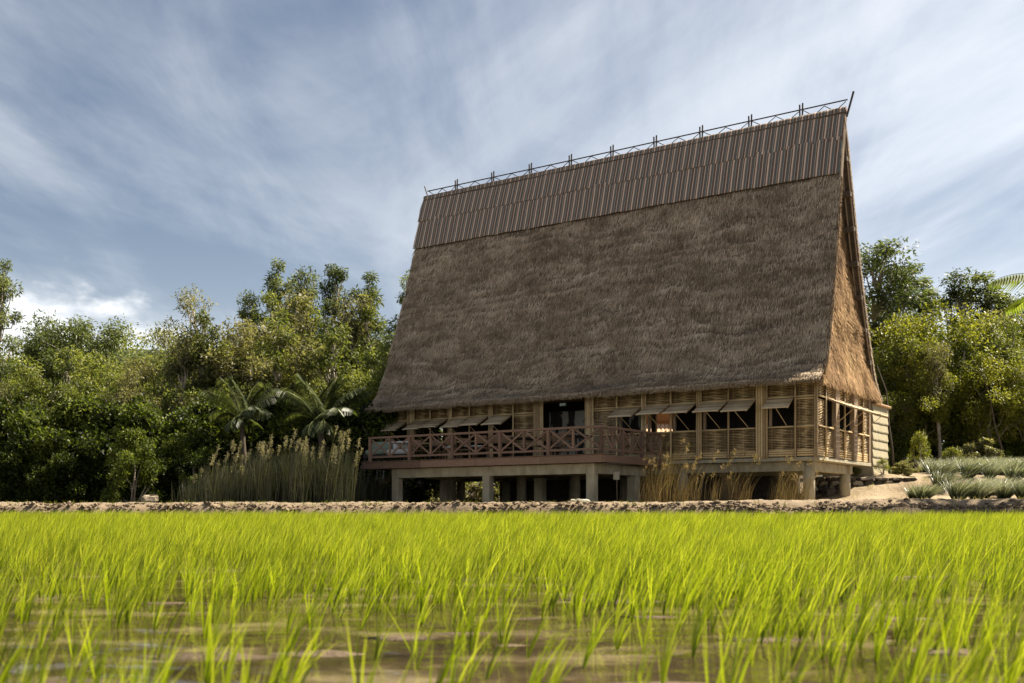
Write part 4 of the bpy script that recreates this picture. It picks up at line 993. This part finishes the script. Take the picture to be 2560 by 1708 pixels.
plant('round', 640, 808, 51, 'big pale olive bushy tree below the highest left skyline tree', name='bushy_tree', var=3, wide=1.15)
plant('round', 600, 880, 50, 'olive bushy tree in front of the big pale olive one', name='bushy_tree', var=3)
G8 = 'slender pale-stemmed trees standing before the left mass'
grow('slender', ((455, 830, 49), (500, 790, 50), (545, 850, 49), (590, 800, 50), (655, 745, 55), (712, 800, 50), (735, 730, 56), (800, 745, 56), (845, 800, 50), (885, 740, 56), (945, 760, 55), (975, 850, 49), (320, 920, 49), (180, 880, 50)),
     ('%s slender tree from the left, taller ones before the left mass', '%s slender tree from the left, shorter ones before the mass', 'slender tree'), 790, G8, 'slender_tree', 'tree')
G2 = 'dark-leaved bushes along the foot of the left trees'
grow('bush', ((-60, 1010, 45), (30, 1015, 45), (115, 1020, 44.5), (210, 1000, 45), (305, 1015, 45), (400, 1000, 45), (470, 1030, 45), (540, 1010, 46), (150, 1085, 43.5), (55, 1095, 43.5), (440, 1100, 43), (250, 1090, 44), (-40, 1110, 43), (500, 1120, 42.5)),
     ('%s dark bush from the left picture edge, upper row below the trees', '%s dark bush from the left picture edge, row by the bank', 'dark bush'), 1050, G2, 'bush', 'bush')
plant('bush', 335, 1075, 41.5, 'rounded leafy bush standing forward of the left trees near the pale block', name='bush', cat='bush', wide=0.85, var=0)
G3 = 'bushes behind the reeds and palms'
grow('bush', ((620, 1020, 47), (700, 1000, 47.5), (880, 1000, 47.5), (950, 1010, 47), (780, 1045, 48), (1010, 1040, 49)),
     ('%s leafy bush from the left, upper row behind the reeds and small palms', '%s leafy bush from the left, lower row behind the reeds and palms', 'leafy bush'), 1030, G3, 'bush', 'bush')
G4 = 'sunlit bushes glimpsed under the terrace'
grow('shrub', ((1050, 1160, 53), (1120, 1150, 54), (1190, 1160, 55), (1260, 1165, 56)),
     ('%s sunlit bush from the left, glimpsed between the stilts under the terrace', '', 'bush'), 2000, G4, 'bush', 'bush')
# right side
plant('airy', 2165, 640, 56, 'dark airy tree on the skyline directly beside the right roof edge', name='eucalyptus_tree', var=2, wide=1.5)
plant('airy', 2245, 660, 57, 'dark airy tree second from the roof on the right skyline', name='eucalyptus_tree', var=0, wide=1.6)
plant('airy', 2310, 705, 58, 'lower airy tree third from the roof on the right skyline', name='eucalyptus_tree', var=3, wide=2.0)
plant('airy', 2405, 680, 58, 'dark airy tree in the middle of the right skyline', name='eucalyptus_tree', var=1, wide=1.6)
plant('airy', 2475, 690, 58, 'airy tree left of the palm frond on the right skyline', name='eucalyptus_tree', var=3, wide=2.0)
plant('airy', 2550, 715, 56, 'airy tree behind the palm frond at the right picture edge', name='eucalyptus_tree', var=2, wide=1.4)
plant('airy', 2660, 700, 56, 'airy tree just beyond the right picture edge', name='eucalyptus_tree', var=1, wide=1.4)
plant('bright', 2245, 800, 53, 'big yellow-green rounded tree right of the roof eave', name='bushy_tree', var=0)
plant('bright', 2360, 775, 54, 'highest yellow-green rounded tree in the middle of the right wood', name='bushy_tree', var=1, wide=1.1)
G5 = 'dark bushy trees in the wood right of the house'
grow('round', ((2450, 800, 55), (2530, 790, 56), (2600, 800, 55), (2500, 850, 53), (2190, 860, 54), (2160, 960, 53), (2580, 900, 51), (2660, 900, 52)),
     ('%s dark bushy tree from the house, upper row of the wood on the right', '%s dark bushy tree from the house, lower row of the right wood', 'dark bushy tree'), 855, G5, 'bushy_tree', 'tree')
G6 = 'bright bushy trees in front of the right wood'
grow('bright', ((2230, 945, 51), (2320, 925, 51), (2400, 935, 51), (2480, 895, 50), (2555, 920, 50)),
     ('%s bright yellow-green tree from the house, in the front row of the right wood', '', 'bright tree'), 2000, G6, 'bushy_tree', 'tree')
G7 = 'shaded bushes under the right wood'
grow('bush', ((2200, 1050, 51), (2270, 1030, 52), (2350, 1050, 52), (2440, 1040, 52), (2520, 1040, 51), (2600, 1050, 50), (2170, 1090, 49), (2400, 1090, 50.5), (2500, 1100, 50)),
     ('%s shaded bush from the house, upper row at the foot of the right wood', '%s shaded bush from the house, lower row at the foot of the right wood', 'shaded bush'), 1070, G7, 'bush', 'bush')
plant('sapling', 2302, 1078, 46, 'slender yellow-leaved sapling on the sand behind the stone wall', name='sapling', cat='sapling', wide=0.6)
plant('sapling', 2385, 1118, 46.5, 'low yellow-leaved shrub right of the slender sapling', name='shrub', cat='shrub', wide=1.2)
plant('shrub', 2452, 1098, 47.5, 'grey-green shrub behind the dune grass, beneath the right wood', name='shrub', cat='shrub', wide=1.3)
plant('shrub', 2132, 1155, 41.7, 'leafy shrub on the stone wall below the house corner', name='shrub', cat='shrub', wide=0.9)
plant('sapling', 2208, 1170, 41.5, 'leafy shrub on the stone wall before the cream annex', name='shrub', cat='shrub', wide=1.2)
plant('shrub', 2262, 1168, 42.4, 'low leafy shrub at the right end of the stone wall', name='shrub', cat='shrub', wide=1.5)
G9 = 'slender trees before the right wood'
grow('slender', ((2265, 840, 51), (2345, 860, 50), (2440, 850, 51), (2515, 820, 51)), ('', '%s slender tree from the house, before the right wood', 'slender tree'), 0, G9, 'slender_tree', 'tree')
# pale leaning stems in the right wood
for px, pxt, Yd, lab in ((2510, 2480, 48.5, 'pale bare leaning trunk in the dark gap of the right wood'), (2236, 2222, 48, 'thin bare pale trunk right of the cream annex')):
    rg = np.random.default_rng(int(px)); mb = MB(); xa, xb = wx(px, Yd), wx(pxt, Yd); z0 = gz1(xa, Yd)
    mb.tube([(xa, Yd, z0 - 0.1), (xa - 0.1, Yd, z0 + 1.2), ((xa + xb) / 2 - 0.05, Yd + 0.2, z0 + 2.3), (xb, Yd + 0.3, z0 + 3.8), (xb - 0.4, Yd + 0.4, z0 + 5)], [0.06, 0.052, 0.04, 0.03, 0.015], 7)
    tag(mb.obj('bare_trunk', M['dark_bark'], None, True), lab, 'trunk')
# far hill with its woods
xs = np.linspace(-170, 200, 60); ys = np.linspace(90, 330, 40); X, Y = np.meshgrid(xs, ys, indexing='ij')
def hz(x, y): return 2.0 + sstep(95, 200, y) * (26 * np.exp(-((x + 66) / 40) ** 2) + 6 * fbm(x * 0.02, y * 0.02, 3, 3) + 8 * np.exp(-((x - 90) / 50) ** 2)) * (1 - 0.35 * sstep(200, 330, y))
hill = link('hill', mesh_np('hill', np.stack([X.ravel(), Y.ravel(), hz(X, Y).ravel()], 1), grid_faces(60, 40), np.ones(2400), True, simple('hill_undergrowth', [(0.25, (0.018, 0.024, 0.010)), (0.75, (0.055, 0.065, 0.022))], 0.5, 0.95, 0.1))); tag(hill, kind='structure')
rg = np.random.default_rng(77); nn_ = 2600
hx, hy = rg.uniform(-150, 150, nn_), rg.uniform(95, 215, nn_); hzv = hz(hx, hy)
cen = np.stack([hx, hy, hzv + rg.uniform(1.0, 3.5, nn_)], 1); rad = np.stack([rg.uniform(1.6, 3.4, nn_)] * 2 + [rg.uniform(1.6, 3.2, nn_)], 1)
V, F, T = leaves(rg, cen, rad, 120000, 0.55, 0.3, 0.3)
tag(link('hillside_woods', mesh_np('hillside_woods', V, F, T, False, M['leaf_round'])), 'far wooded hillside behind the left trees', 'woods', kind='stuff')

# ------------------------------------------------------------------ palms
def frond_mesh(seed, ln, arch, leaf, mat, n_=42, wind=0.0):
    """one feather leaf in the x-z plane, base at the origin"""
    rg = np.random.default_rng(seed); mb = MB(); pts = []
    for i in range(n_ + 1):
        f = i / n_; a = arch[0] + (arch[1] - arch[0]) * f ** 1.2
        if i == 0: p = np.zeros(3)
        else: p = pts[-1] + np.array((math.cos(a), wind * f * 0.3, math.sin(a))) * ln / n_
        pts.append(p)
    mb.tube(pts, list(np.linspace(0.028, 0.005, n_ + 1)), 5, 0.8)
    for i in range(4, n_ + 1):
        f = i / n_; d = pts[i] - pts[i - 1]; d /= np.linalg.norm(d)
        L_ = leaf * (math.sin(math.pi * min(1, 0.12 + f * 0.83)) ** 0.6) * rg.uniform(0.85, 1.1)
        for sg in (-1, 1):
            sd = np.array((0, sg, 0.0)); ax = d * 0.55 + sd * 0.85 + np.array((0, wind * 0.8, -0.30 - 0.35 * f)); ax /= np.linalg.norm(ax)
            nrm = np.cross(ax, np.array((0.2, 0.1, 1.0))); nrm /= np.linalg.norm(nrm); wd = 0.028 * ln / 2.4 + 0.008
            p = pts[i]; m_ = p + ax * L_ * 0.5 + np.array((0, 0, -0.02 * L_)); e = p + ax * L_ + np.array((0, 0, -0.22 * L_))
            t_ = float(np.clip(rg.normal(0.5, 0.18), 0, 1))
            mb.add([p, m_ + nrm * wd, e, m_ - nrm * wd], [(0, 1, 2, 3)], t_)
    return mb.mesh('frond', mat)
def palm(px, Yd, zc, trunk_r, ln, nfr, label, mat, seed, angs=None, wind=0.0, leaf=0.72):
    x = wx(px, Yd); z0 = gz1(x, Yd); e = empty('palm_tree', (x, Yd, z0), 0, label, 'palm')
    mb = MB(); h = zc - z0
    path = [(0.05 * math.sin(4 * f), 0, h * f - 0.1 * (f == 0)) for f in np.linspace(0, 1, 9)]
    mb.tube(path, [trunk_r * (1.25 - 0.35 * f + 0.06 * (i % 2)) for i, f in enumerate(np.linspace(0, 1, 9))], 9); mb.obj('trunk', M['dark_bark'], e, True)
    fm = [frond_mesh(seed + k_, ln * q, a, leaf * q, mat, wind=wind) for k_, (a, q) in enumerate((((R(86), R(40)), 1.0), ((R(74), R(8)), 1.05), ((R(58), R(-30)), 0.95), ((R(38), R(-55)), 0.85)))]
    for k_ in range(nfr):
        az = (k_ * 2.399 + 0.4) if angs is None else angs[k_]
        link('frond', fm[k_ % 4], e, (path[-1][0], 0, h), (random.uniform(-.12, .12), random.uniform(-.1, .1), az))
    return e
palm(608, 43.5, 4.0, 0.10, 2.2, 15, 'small dark palm with wind-swept fronds, the left of the two by the reeds', M['palm'], 500, wind=0.4)
palm(805, 43.0, 3.7, 0.13, 2.6, 18, 'larger dark palm with upright fronds rising from the reeds', M['palm'], 520)
palm(2758, 33.0, 6.3, 0.16, 4.3, 12, 'tall palm whose yellow-green frond reaches in from the right edge', M['palm_bright'], 540, leaf=0.95, angs=[0.4, 0.3, 3.17, 1.2, -1.4, 0.0, 2.0, 0.8, -1.0, -0.2, 1.6, -1.9])

# ------------------------------------------------------------------ tall grasses
def blades(rg, P, h, w_, lean, bend, nseg, t, tipgain=0.0):
    """P (n,3) bases; h, w_ (n,), lean (n,2) start direction, bend (n,2) extra drift; a strip of nseg quads per blade, flat tip"""
    n_ = len(P); az = rg.uniform(0, math.pi, n_); sd = np.stack([np.cos(az), np.sin(az) * 0.5, 0 * az], 1)
    rows = []
    for i in range(nseg + 1):
        f = i / nseg
        c = P + np.stack([h * (lean[:, 0] * f + bend[:, 0] * f * f), h * (lean[:, 1] * f + bend[:, 1] * f * f), h * (f - 0.18 * f * f * np.minimum(1.6, np.abs(bend[:, 0]) + np.abs(bend[:, 1])))], 1)
        k_ = (1.0 - 0.88 * f ** 1.6) * (0.55 + 0.45 * min(1, f * 4 + 0.0)) if nseg > 1 else (1 - 0.85 * f)
        rows += [c + sd * (w_ * k_ / 2)[:, None], c - sd * (w_ * k_ / 2)[:, None]]
    V = np.stack(rows, 1).reshape(-1, 3); b = (np.arange(n_) * 2 * (nseg + 1))[:, None]
    F = np.concatenate([b + np.array([[2 * i, 2 * i + 1, 2 * i + 3, 2 * i + 2]]) for i in range(nseg)], 1).reshape(-1, 4)
    tt = np.repeat(t, 2 * (nseg + 1))
    if tipgain: tt = np.clip(tt + np.tile(np.repeat(np.linspace(-0.5, 0.5, nseg + 1), 2), n_) * tipgain, 0, 1)
    return V, F, tt
def join(parts):
    Vs, Fs, Ts, o = [], [], [], 0
    for V, F, T in parts: Vs.append(V); Fs.append(F + o); Ts.append(T); o += len(V)
    return np.vstack(Vs), np.vstack(Fs), np.concatenate(Ts)
rg = np.random.default_rng(5)
# reeds left of the terrace
ncl = 95; cx = np.array([wx(p, 40) for p in rg.uniform(490, 880, ncl)]); cy = rg.uniform(38.2, 41.8, ncl)
cx[:14] = rg.uniform(-6.1, -4.6, 14); cy[:14] = rg.uniform(41.9, 42.8, 14)
idx = np.repeat(np.arange(ncl), 95); n_ = len(idx)
P = np.stack([cx[idx] + rg.normal(0, 0.22, n_), cy[idx] + rg.normal(0, 0.22, n_), 0 * idx], 1); P[:, 2] = gz(P[:, 0], P[:, 1]) - 0.03
hc_ = rg.uniform(1.25, 2.3, ncl) * (0.8 + 0.25 * sstep(-12, -8, cx)) * np.where(cy > 41.85, 0.62, 1.0); h = hc_[idx] * rg.uniform(0.55, 1.05, n_)
reed = blades(rg, P, h, rg.uniform(0.02, 0.04, n_), rg.normal(0, 0.07, (n_, 2)), rg.normal((0.05, 0), 0.10, (n_, 2)), 3, np.clip(rg.normal(0.42, 0.2, n_), 0, 1))
tag(link('reed_bed', mesh_np('reed_bed', *reed, False, M['reed'])), 'dense tall green reeds along the bank left of the terrace', 'reeds', kind='stuff')
def plumes(rg, base, tops, n_f, ln, spread, t0):
    k_ = len(tops); idx = np.repeat(np.arange(k_), n_f); n_ = len(idx); f = rg.random(n_)
    P = tops[idx] + np.stack([0.10 * f + 0 * f, 0 * f, -ln * f * 0.9], 1) * np.array((-1, 1, 1)); d = rg.normal(0, 1, (n_, 3)); d[:, 0] += 0.6; d[:, 2] += 0.6; d /= np.linalg.norm(d, axis=1, keepdims=True)
    l = (0.05 + spread * np.sin(np.pi * (0.15 + 0.8 * f))) * rg.uniform(0.6, 1.2, n_)
    sd = np.cross(d, rg.normal(size=(n_, 3))); sd /= np.linalg.norm(sd, axis=1, keepdims=True)
    V = np.stack([P - sd * 0.008, P + sd * 0.008, P + d * l[:, None] + sd * 0.004, P + d * l[:, None] - sd * 0.004], 1).reshape(-1, 3)
    return V, np.arange(4 * n_).reshape(-1, 4), np.repeat(np.clip(rg.normal(t0, 0.2, n_), 0, 1), 4)
k_ = 110; ci = rg.integers(0, ncl, k_); bx_ = cx[ci] + rg.normal(0, 0.25, k_); by_ = cy[ci] + rg.normal(0, 0.2, k_); bz_ = gz(bx_, by_); hh_ = hc_[ci] * rg.uniform(1.0, 1.28, k_)
stem = blades(rg, np.stack([bx_, by_, bz_], 1), hh_, np.full(k_, 0.014), np.tile((0.05, 0.0), (k_, 1)), rg.normal((0.06, 0), 0.04, (k_, 2)), 3, np.full(k_, 0.5))
tops = stem[0].reshape(k_, -1, 3)[:, -1]
V, F, T = join([stem, plumes(rg, None, tops, 60, 0.42, 0.065, 0.45)])
tag(link('reed_plumes', mesh_np('reed_plumes', V, F, T, False, M['plume'])), 'pale feathery plumes standing above the green reeds', 'reed plumes', kind='stuff')
# dry golden grass under the house front
ncl = 60; pxs = np.concatenate([rg.uniform(1590, 1760, 32), rg.uniform(1760, 1990, 20), rg.uniform(1930, 2010, 8)]); cy = rg.uniform(33.9, 35.6, ncl); cx = (pxs - 1280) / FPX * cy
idx = np.repeat(np.arange(ncl), 17); n_ = len(idx); P = np.stack([cx[idx] + rg.normal(0, 0.14, n_), cy[idx] + rg.normal(0, 0.12, n_), 0 * idx], 1); P[:, 2] = gz(P[:, 0], P[:, 1]) - 0.03
hcl = rg.uniform(0.8, 1.7, ncl) * np.where(np.abs(pxs - 1645) < 45, 1.35, 1.0); h = hcl[idx] * rg.uniform(0.4, 1.05, n_)
dry = blades(rg, P, h, rg.uniform(0.008, 0.02, n_), rg.normal((0.03, 0), 0.10, (n_, 2)), rg.normal((0.14, 0), 0.15, (n_, 2)), 4, np.clip(rg.normal(0.42, 0.25, n_), 0, 1))
k_ = 60; ci = rg.integers(0, ncl, k_); b_ = np.stack([cx[ci] + rg.normal(0, 0.15, k_), cy[ci] + rg.normal(0, 0.12, k_), 0 * cx[ci]], 1); b_[:, 2] = gz(b_[:, 0], b_[:, 1])
stem = blades(rg, b_, hcl[ci] * rg.uniform(1.0, 1.25, k_), np.full(k_, 0.012), np.tile((0.02, 0.0), (k_, 1)), rg.normal((0.22, 0), 0.08, (k_, 2)), 5, np.full(k_, 0.8))
tops = stem[0].reshape(k_, -1, 3)[:, -1]
V, F, T = join([dry, stem, plumes(rg, None, tops, 26, 0.22, 0.06, 0.85)])
tag(link('dry_grass', mesh_np('dry_grass', V, F, T, False, M['dry_grass'])), 'tall dry golden grass along the bank beneath the house front', 'dry grass', kind='stuff')
# sparse weeds along the bank
n_ = 2600; cxw = rg.uniform(-20, 20, 240); ix = rg.integers(0, 240, n_); xw = cxw[ix] + rg.normal(0, 0.1, n_); yw = rg.uniform(31.7, 34.8, 240)[ix] + rg.normal(0, 0.08, n_)
P = np.stack([xw, yw, np.minimum(gz(xw, yw), 0.68) - 0.05], 1)
V, F, T = blades(rg, P, rg.uniform(0.06, 0.22, n_), rg.uniform(0.012, 0.03, n_), rg.normal(0, 0.35, (n_, 2)), rg.normal(0, 0.2, (n_, 2)), 2, np.clip(rg.normal(0.6, 0.25, n_), 0, 1))
tag(link('bank_weeds', mesh_np('bank_weeds', V, F, T, False, M['leaf_bright'])), 'sparse small green weeds dotted along the mud bank', 'weeds', kind='stuff')
n_ = 700; cxw = rg.uniform(11.5, 19.5, 60); cyw = rg.uniform(35, 42, 60); ix = rg.integers(0, 60, n_); xw = cxw[ix] + rg.normal(0, 0.12, n_); yw = cyw[ix] + rg.normal(0, 0.12, n_)
V, F, T = blades(rg, np.stack([xw, yw, gz(xw, yw) - 0.02], 1), rg.uniform(0.05, 0.2, n_), rg.uniform(0.012, 0.025, n_), rg.normal(0, 0.4, (n_, 2)), rg.normal(0, 0.2, (n_, 2)), 2, np.clip(rg.normal(0.5, 0.25, n_), 0, 1))
tag(link('sand_weeds', mesh_np('sand_weeds', V, F, T, False, M['leaf_olive'])), 'sparse low weeds dotted over the sand right of the house', 'weeds', kind='stuff')
# broken clods along the bank
n_ = 4200; xc = rg.uniform(-20, 20, n_); xc[:1400] = rg.uniform(4, 18, 1400); yc = 31.35 + np.abs(rg.normal(0.35, 0.38, n_)); sz = 0.022 + 0.055 * rg.random(n_) ** 3
base_ = rg.normal(size=(1, 14, 3)); base_ /= np.linalg.norm(base_, axis=2, keepdims=True)
vs_, fs_ = [], []
ico = MB(); P5 = (1 + 5 ** .5) / 2
iv = np.array([(-1, P5, 0), (1, P5, 0), (-1, -P5, 0), (1, -P5, 0), (0, -1, P5), (0, 1, P5), (0, -1, -P5), (0, 1, -P5), (P5, 0, -1), (P5, 0, 1), (-P5, 0, -1), (-P5, 0, 1)]) / 1.9
if_ = np.array([(0, 11, 5), (0, 5, 1), (0, 1, 7), (0, 7, 10), (0, 10, 11), (1, 5, 9), (5, 11, 4), (11, 10, 2), (10, 7, 6), (7, 1, 8), (3, 9, 4), (3, 4, 2), (3, 2, 6), (3, 6, 8), (3, 8, 9), (4, 9, 5), (2, 4, 11), (6, 2, 10), (8, 6, 7), (9, 8, 1)])
bx0 = bk.data.vertices; co = np.empty(len(bx0) * 3, np.float32); bx0.foreach_get('co', co); co = co.reshape(660 + 1, 62, 3) if len(co) == 661 * 62 * 3 else co.reshape(-1, 62, 3)
xi = np.clip(np.searchsorted(co[:, 0, 0], xc), 0, len(co) - 1); yi = np.clip(np.searchsorted(co[0, :, 1], yc), 0, 61); zc_ = co[xi, yi, 2]
V = (iv[None] * (1 + 0.28 * rg.normal(size=(n_, 12, 1)))) * sz[:, None, None] * np.array((1.2, 1.0, 0.8)) + np.stack([xc, yc, zc_ + sz * 0.25], 1)[:, None]
F = (if_[None] + (np.arange(n_) * 12)[:, None, None]).reshape(-1, 3)
tag(link('mud_clods', mesh_np('mud_clods', V.reshape(-1, 3), F, np.repeat(rg.uniform(0.1, 0.8, n_), 12), False, M['bank'])), 'broken lumps of dry mud along the paddy bank', 'mud clods', kind='stuff')
# low lumps of mud just breaking the water among the near rice
n_ = 60; yq = rg.uniform(2.5, 9.0, n_); xq = rg.uniform(-1, 1, n_) * 0.5 * yq; sz = 0.03 + 0.12 * rg.random(n_) ** 2
V = (iv[None] * (1 + 0.22 * rg.normal(size=(n_, 12, 1)))) * sz[:, None, None] * np.array((1.7, 0.9, 0.06)) + np.stack([xq, yq, 0 * xq - 0.002], 1)[:, None]
F = (if_[None] + (np.arange(n_) * 12)[:, None, None]).reshape(-1, 3)
tag(link('mud_lumps', mesh_np('mud_lumps', V.reshape(-1, 3), F, np.repeat(rg.uniform(0.1, 0.5, n_), 12), True, M['bank'])), 'flat wet mud lumps just breaking the paddy water', 'mud lumps', kind='stuff')
# dune grass tussocks on the right
def tussock_mesh(seed):
    rg = np.random.default_rng(seed); n_ = 640; a = rg.uniform(0, 6.283, n_); r = 0.15 * rg.random(n_) ** 0.5
    P = np.stack([r * np.cos(a), r * np.sin(a), 0 * a - 0.03], 1); ln = rg.uniform(0.05, 0.75, n_)
    lean = np.stack([ln * np.cos(a) + 0.10, ln * np.sin(a)], 1)
    V, F, T = blades(rg, P, rg.uniform(0.42, 0.74, n_), rg.uniform(0.014, 0.026, n_), lean, np.stack([0.6 * ln * np.cos(a) + 0.46, 0.6 * ln * np.sin(a)], 1), 5, np.clip(rg.normal(0.46, 0.3, n_), 0, 1), 0.8)
    return mesh_np('dune_grass_tussock', V, F, T, False, M['dune_grass'])
tms = [tussock_mesh(900 + i) for i in range(4)]
TS = [(2283, 38.6, .8), (2308, 37.6, 1.0), (2352, 40.0, 1.1), (2395, 37.0, 1.15), (2440, 37.0, 1.05), (2372, 42, 1.1), (2330, 43.5, 1.0), (2420, 41, 1.15), (2475, 39.4, 1.2), (2450, 43, 1.1), (2400, 45, 1.1), (2350, 45.5, 1.0), (2510, 37.8, 1.1), (2535, 40.5, 1.15), (2500, 42.5, 1.1), (2560, 37.2, 1.1),
      (2570, 43, 1.2), (2480, 45.5, 1.1), (2530, 45.5, 1.1), (2430, 46.5, 1.0), (2590, 39.5, 1.2), (2315, 45.2, .9), (2560, 46.5, 1.1), (2380, 47, 1.0), (2460, 38.2, .9), (2610, 42, 1.1), (2640, 38, 1.1), (2500, 47, 1.0), (2340, 41.6, 0.9), (2415, 43.2, 1.05), (2545, 42.0, 1.0), (2475, 41.2, 1.0)]
trow = {}
for nm, lo_, hi_ in (('front row', 0, 39.5), ('middle row', 39.5, 43.0), ('back row', 43.0, 99)):
    for i, q_ in enumerate(sorted(t_ for t_ in TS if lo_ <= t_[1] < hi_)): trow[q_] = '%s silvery dune grass tussock from the house, %s of the patch on the sand' % (ORD[i], nm)
for i, (px, Yd, s_) in enumerate(TS):
    x = wx(px, Yd); o = link('dune_grass_tussock', tms[i % 4], None, (x, Yd, gz1(x, Yd)), (0, 0, random.uniform(-.3, .3)), s_ * random.uniform(0.85, 1.12))
    lab = {0: 'small dark tussock of dune grass nearest the stone wall', 1: 'tussock of dune grass at the lower left edge of the patch, on bare sand'}.get(i, trow[(px, Yd, s_)])
    tag(o, lab, 'grass tussock', 'dune grass tussocks on the sand')

# ------------------------------------------------------------------ the paddy
def rice_mesh(seed):
    rg = np.random.default_rng(seed); n_ = int(rg.integers(7, 12)); a = rg.uniform(0, 6.283, n_)
    P = np.stack([0.014 * np.cos(a), 0.014 * np.sin(a), 0 * a - 0.02], 1); ln = np.abs(rg.normal(0.10, 0.17, n_))
    lean = np.stack([ln * np.cos(a) + 0.15, ln * np.sin(a)], 1)
    hh_ = rg.uniform(0.45, 1.15, n_); hh_[0] *= rg.uniform(1.0, 1.45); ln[0] += rg.uniform(0, 0.25)
    lean[0] = (0.25, 0.0)
    V, F, T = blades(rg, P, hh_, rg.uniform(0.022, 0.038, n_), lean, np.stack([0.5 * ln * np.cos(a) + 0.16, 0.5 * ln * np.sin(a)], 1), 5, np.clip(rg.normal(0.46, 0.25, n_), 0, 1), 0.35)
    return V, F, T
RV = [rice_mesh(1000 + i) for i in range(14)]
RM = [mesh_np('rice_plant', *v_, True, M['rice']) for v_ in RV]
def rice_h(x, y): return 0.195 + 0.235 * sstep(4, 25, y) + 0.04 * (fbm(x * 0.4, y * 0.4, 3, 7) - 0.5)
rg = np.random.default_rng(41)
cand = []
yy = np.sqrt(rg.uniform(1.6 ** 2, 7.0 ** 2, 9400)); xx = rg.uniform(-1, 1, 9400) * (0.52 * yy + 0.3)
dens = 0.20 + 0.60 * sstep(2.7, 5.6, yy) + 0.45 * sstep(0.25, 0.75, np.abs(xx / (0.52 * yy)))
bare = sstep(0.42, 0.60, fbm(xx * 0.9 + 5, yy * 0.9, 3, 8))
ok = rg.random(9400) < dens * (0.25 + 0.75 * bare)
near = np.stack([xx[ok], yy[ok]], 1)
area_all = 0.52 * (49 - 2.56) + 0.6 * 5.4; near = near[:int(area_all * 46)]
order = np.argsort(near[:, 1]); near = near[order]
far_extra = near[300:]; near = near[:300]
GR = 'young rice plants standing in the near water'
for i, (x, y) in enumerate(near):
    o = link('rice_plant', RM[i % 14], None, (x, y, 0), (rg.normal(0, 0.06), rg.normal(0, 0.08), rg.uniform(-0.5, 0.5)), float(rice_h(x, y) * rg.uniform(0.8, 1.2)))
    tag(o, 'young bright green rice plant standing in the near shallow water of the paddy', 'rice plant', GR)
parts = []
def scatter(x, y, lod, rg):
    for vi in range(14):
        sel = np.arange(vi, len(x), 14)
        if not len(sel): continue
        if lod == 0: V, F, T = RV[vi]
        else:
            r2 = np.random.default_rng(2000 + vi + 50 * lod); n_ = 8 if lod == 1 else 7; a = r2.uniform(0, 6.283, n_); ln = np.abs(r2.normal(0.10, 0.15, n_))
            V, F, T = blades(r2, np.stack([0.02 * np.cos(a), 0.02 * np.sin(a), 0 * a], 1), r2.uniform(0.55, 1.1, n_), r2.uniform(0.021, 0.035, n_), np.stack([ln * np.cos(a) + 0.12, ln * np.sin(a)], 1), np.stack([0.5 * ln * np.cos(a) + 0.16, 0.5 * ln * np.sin(a)], 1), 3 if lod == 1 else 2, np.clip(r2.normal(0.48, 0.25, n_), 0, 1), 0.35)
        k_ = len(sel); s_ = rice_h(x[sel], y[sel]) * rg.uniform(0.8, 1.18, k_); an = rg.uniform(-0.6, 0.6, k_)
        ca, sa = np.cos(an) * s_, np.sin(an) * s_
        W_ = np.stack([x[sel][:, None] + V[:, 0] * ca[:, None] - V[:, 1] * sa[:, None], y[sel][:, None] + V[:, 0] * sa[:, None] + V[:, 1] * ca[:, None], V[:, 2] * s_[:, None]], -1).reshape(-1, 3)
        F_ = (F[None] + (np.arange(k_) * len(V))[:, None, None]).reshape(-1, 4)
        parts.append((W_, F_, np.clip(np.tile(T, k_) + np.repeat(rg.normal(0, 0.1, k_), len(V)), 0, 1)))
scatter(far_extra[:, 0], far_extra[:, 1], 0, rg)
def field(y0, y1, dn, lod):
    ar = 0.53 * (y1 ** 2 - y0 ** 2) + 7.0 * (y1 - y0); n_ = int(ar * dn)
    y = np.sqrt(rg.uniform(y0 ** 2, y1 ** 2, n_)); x = rg.uniform(-1, 1, n_) * (0.53 * y + 3.5)
    if y0 < 12:
        kp = rg.random(n_) < 0.45 + 0.55 * sstep(0.36, 0.52, fbm(x * 0.5 + 5, y * 0.5, 3, 8)); x, y = x[kp], y[kp]
    scatter(x, y, lod, rg)
ys_ = rg.uniform(2.5, 7.0, 900); xs_ = (0.52 * ys_ + 0.35 + rg.uniform(0, 3.3, 900)) * rg.choice([-1, 1], 900)
scatter(xs_, ys_, 1, rg)                                                # the same planting goes on beyond the picture
field(7.0, 12.0, 72, 1); field(12.0, 19.0, 66, 1); field(19.0, 30.9, 56, 2)
V, F, T = join(parts)
tag(link('rice_field', mesh_np('rice_field', V, F, T, True, M['rice'])), 'bright green rice filling the flooded paddy up to the mud bank', 'rice field', kind='stuff')
print('faces rice', len(F))
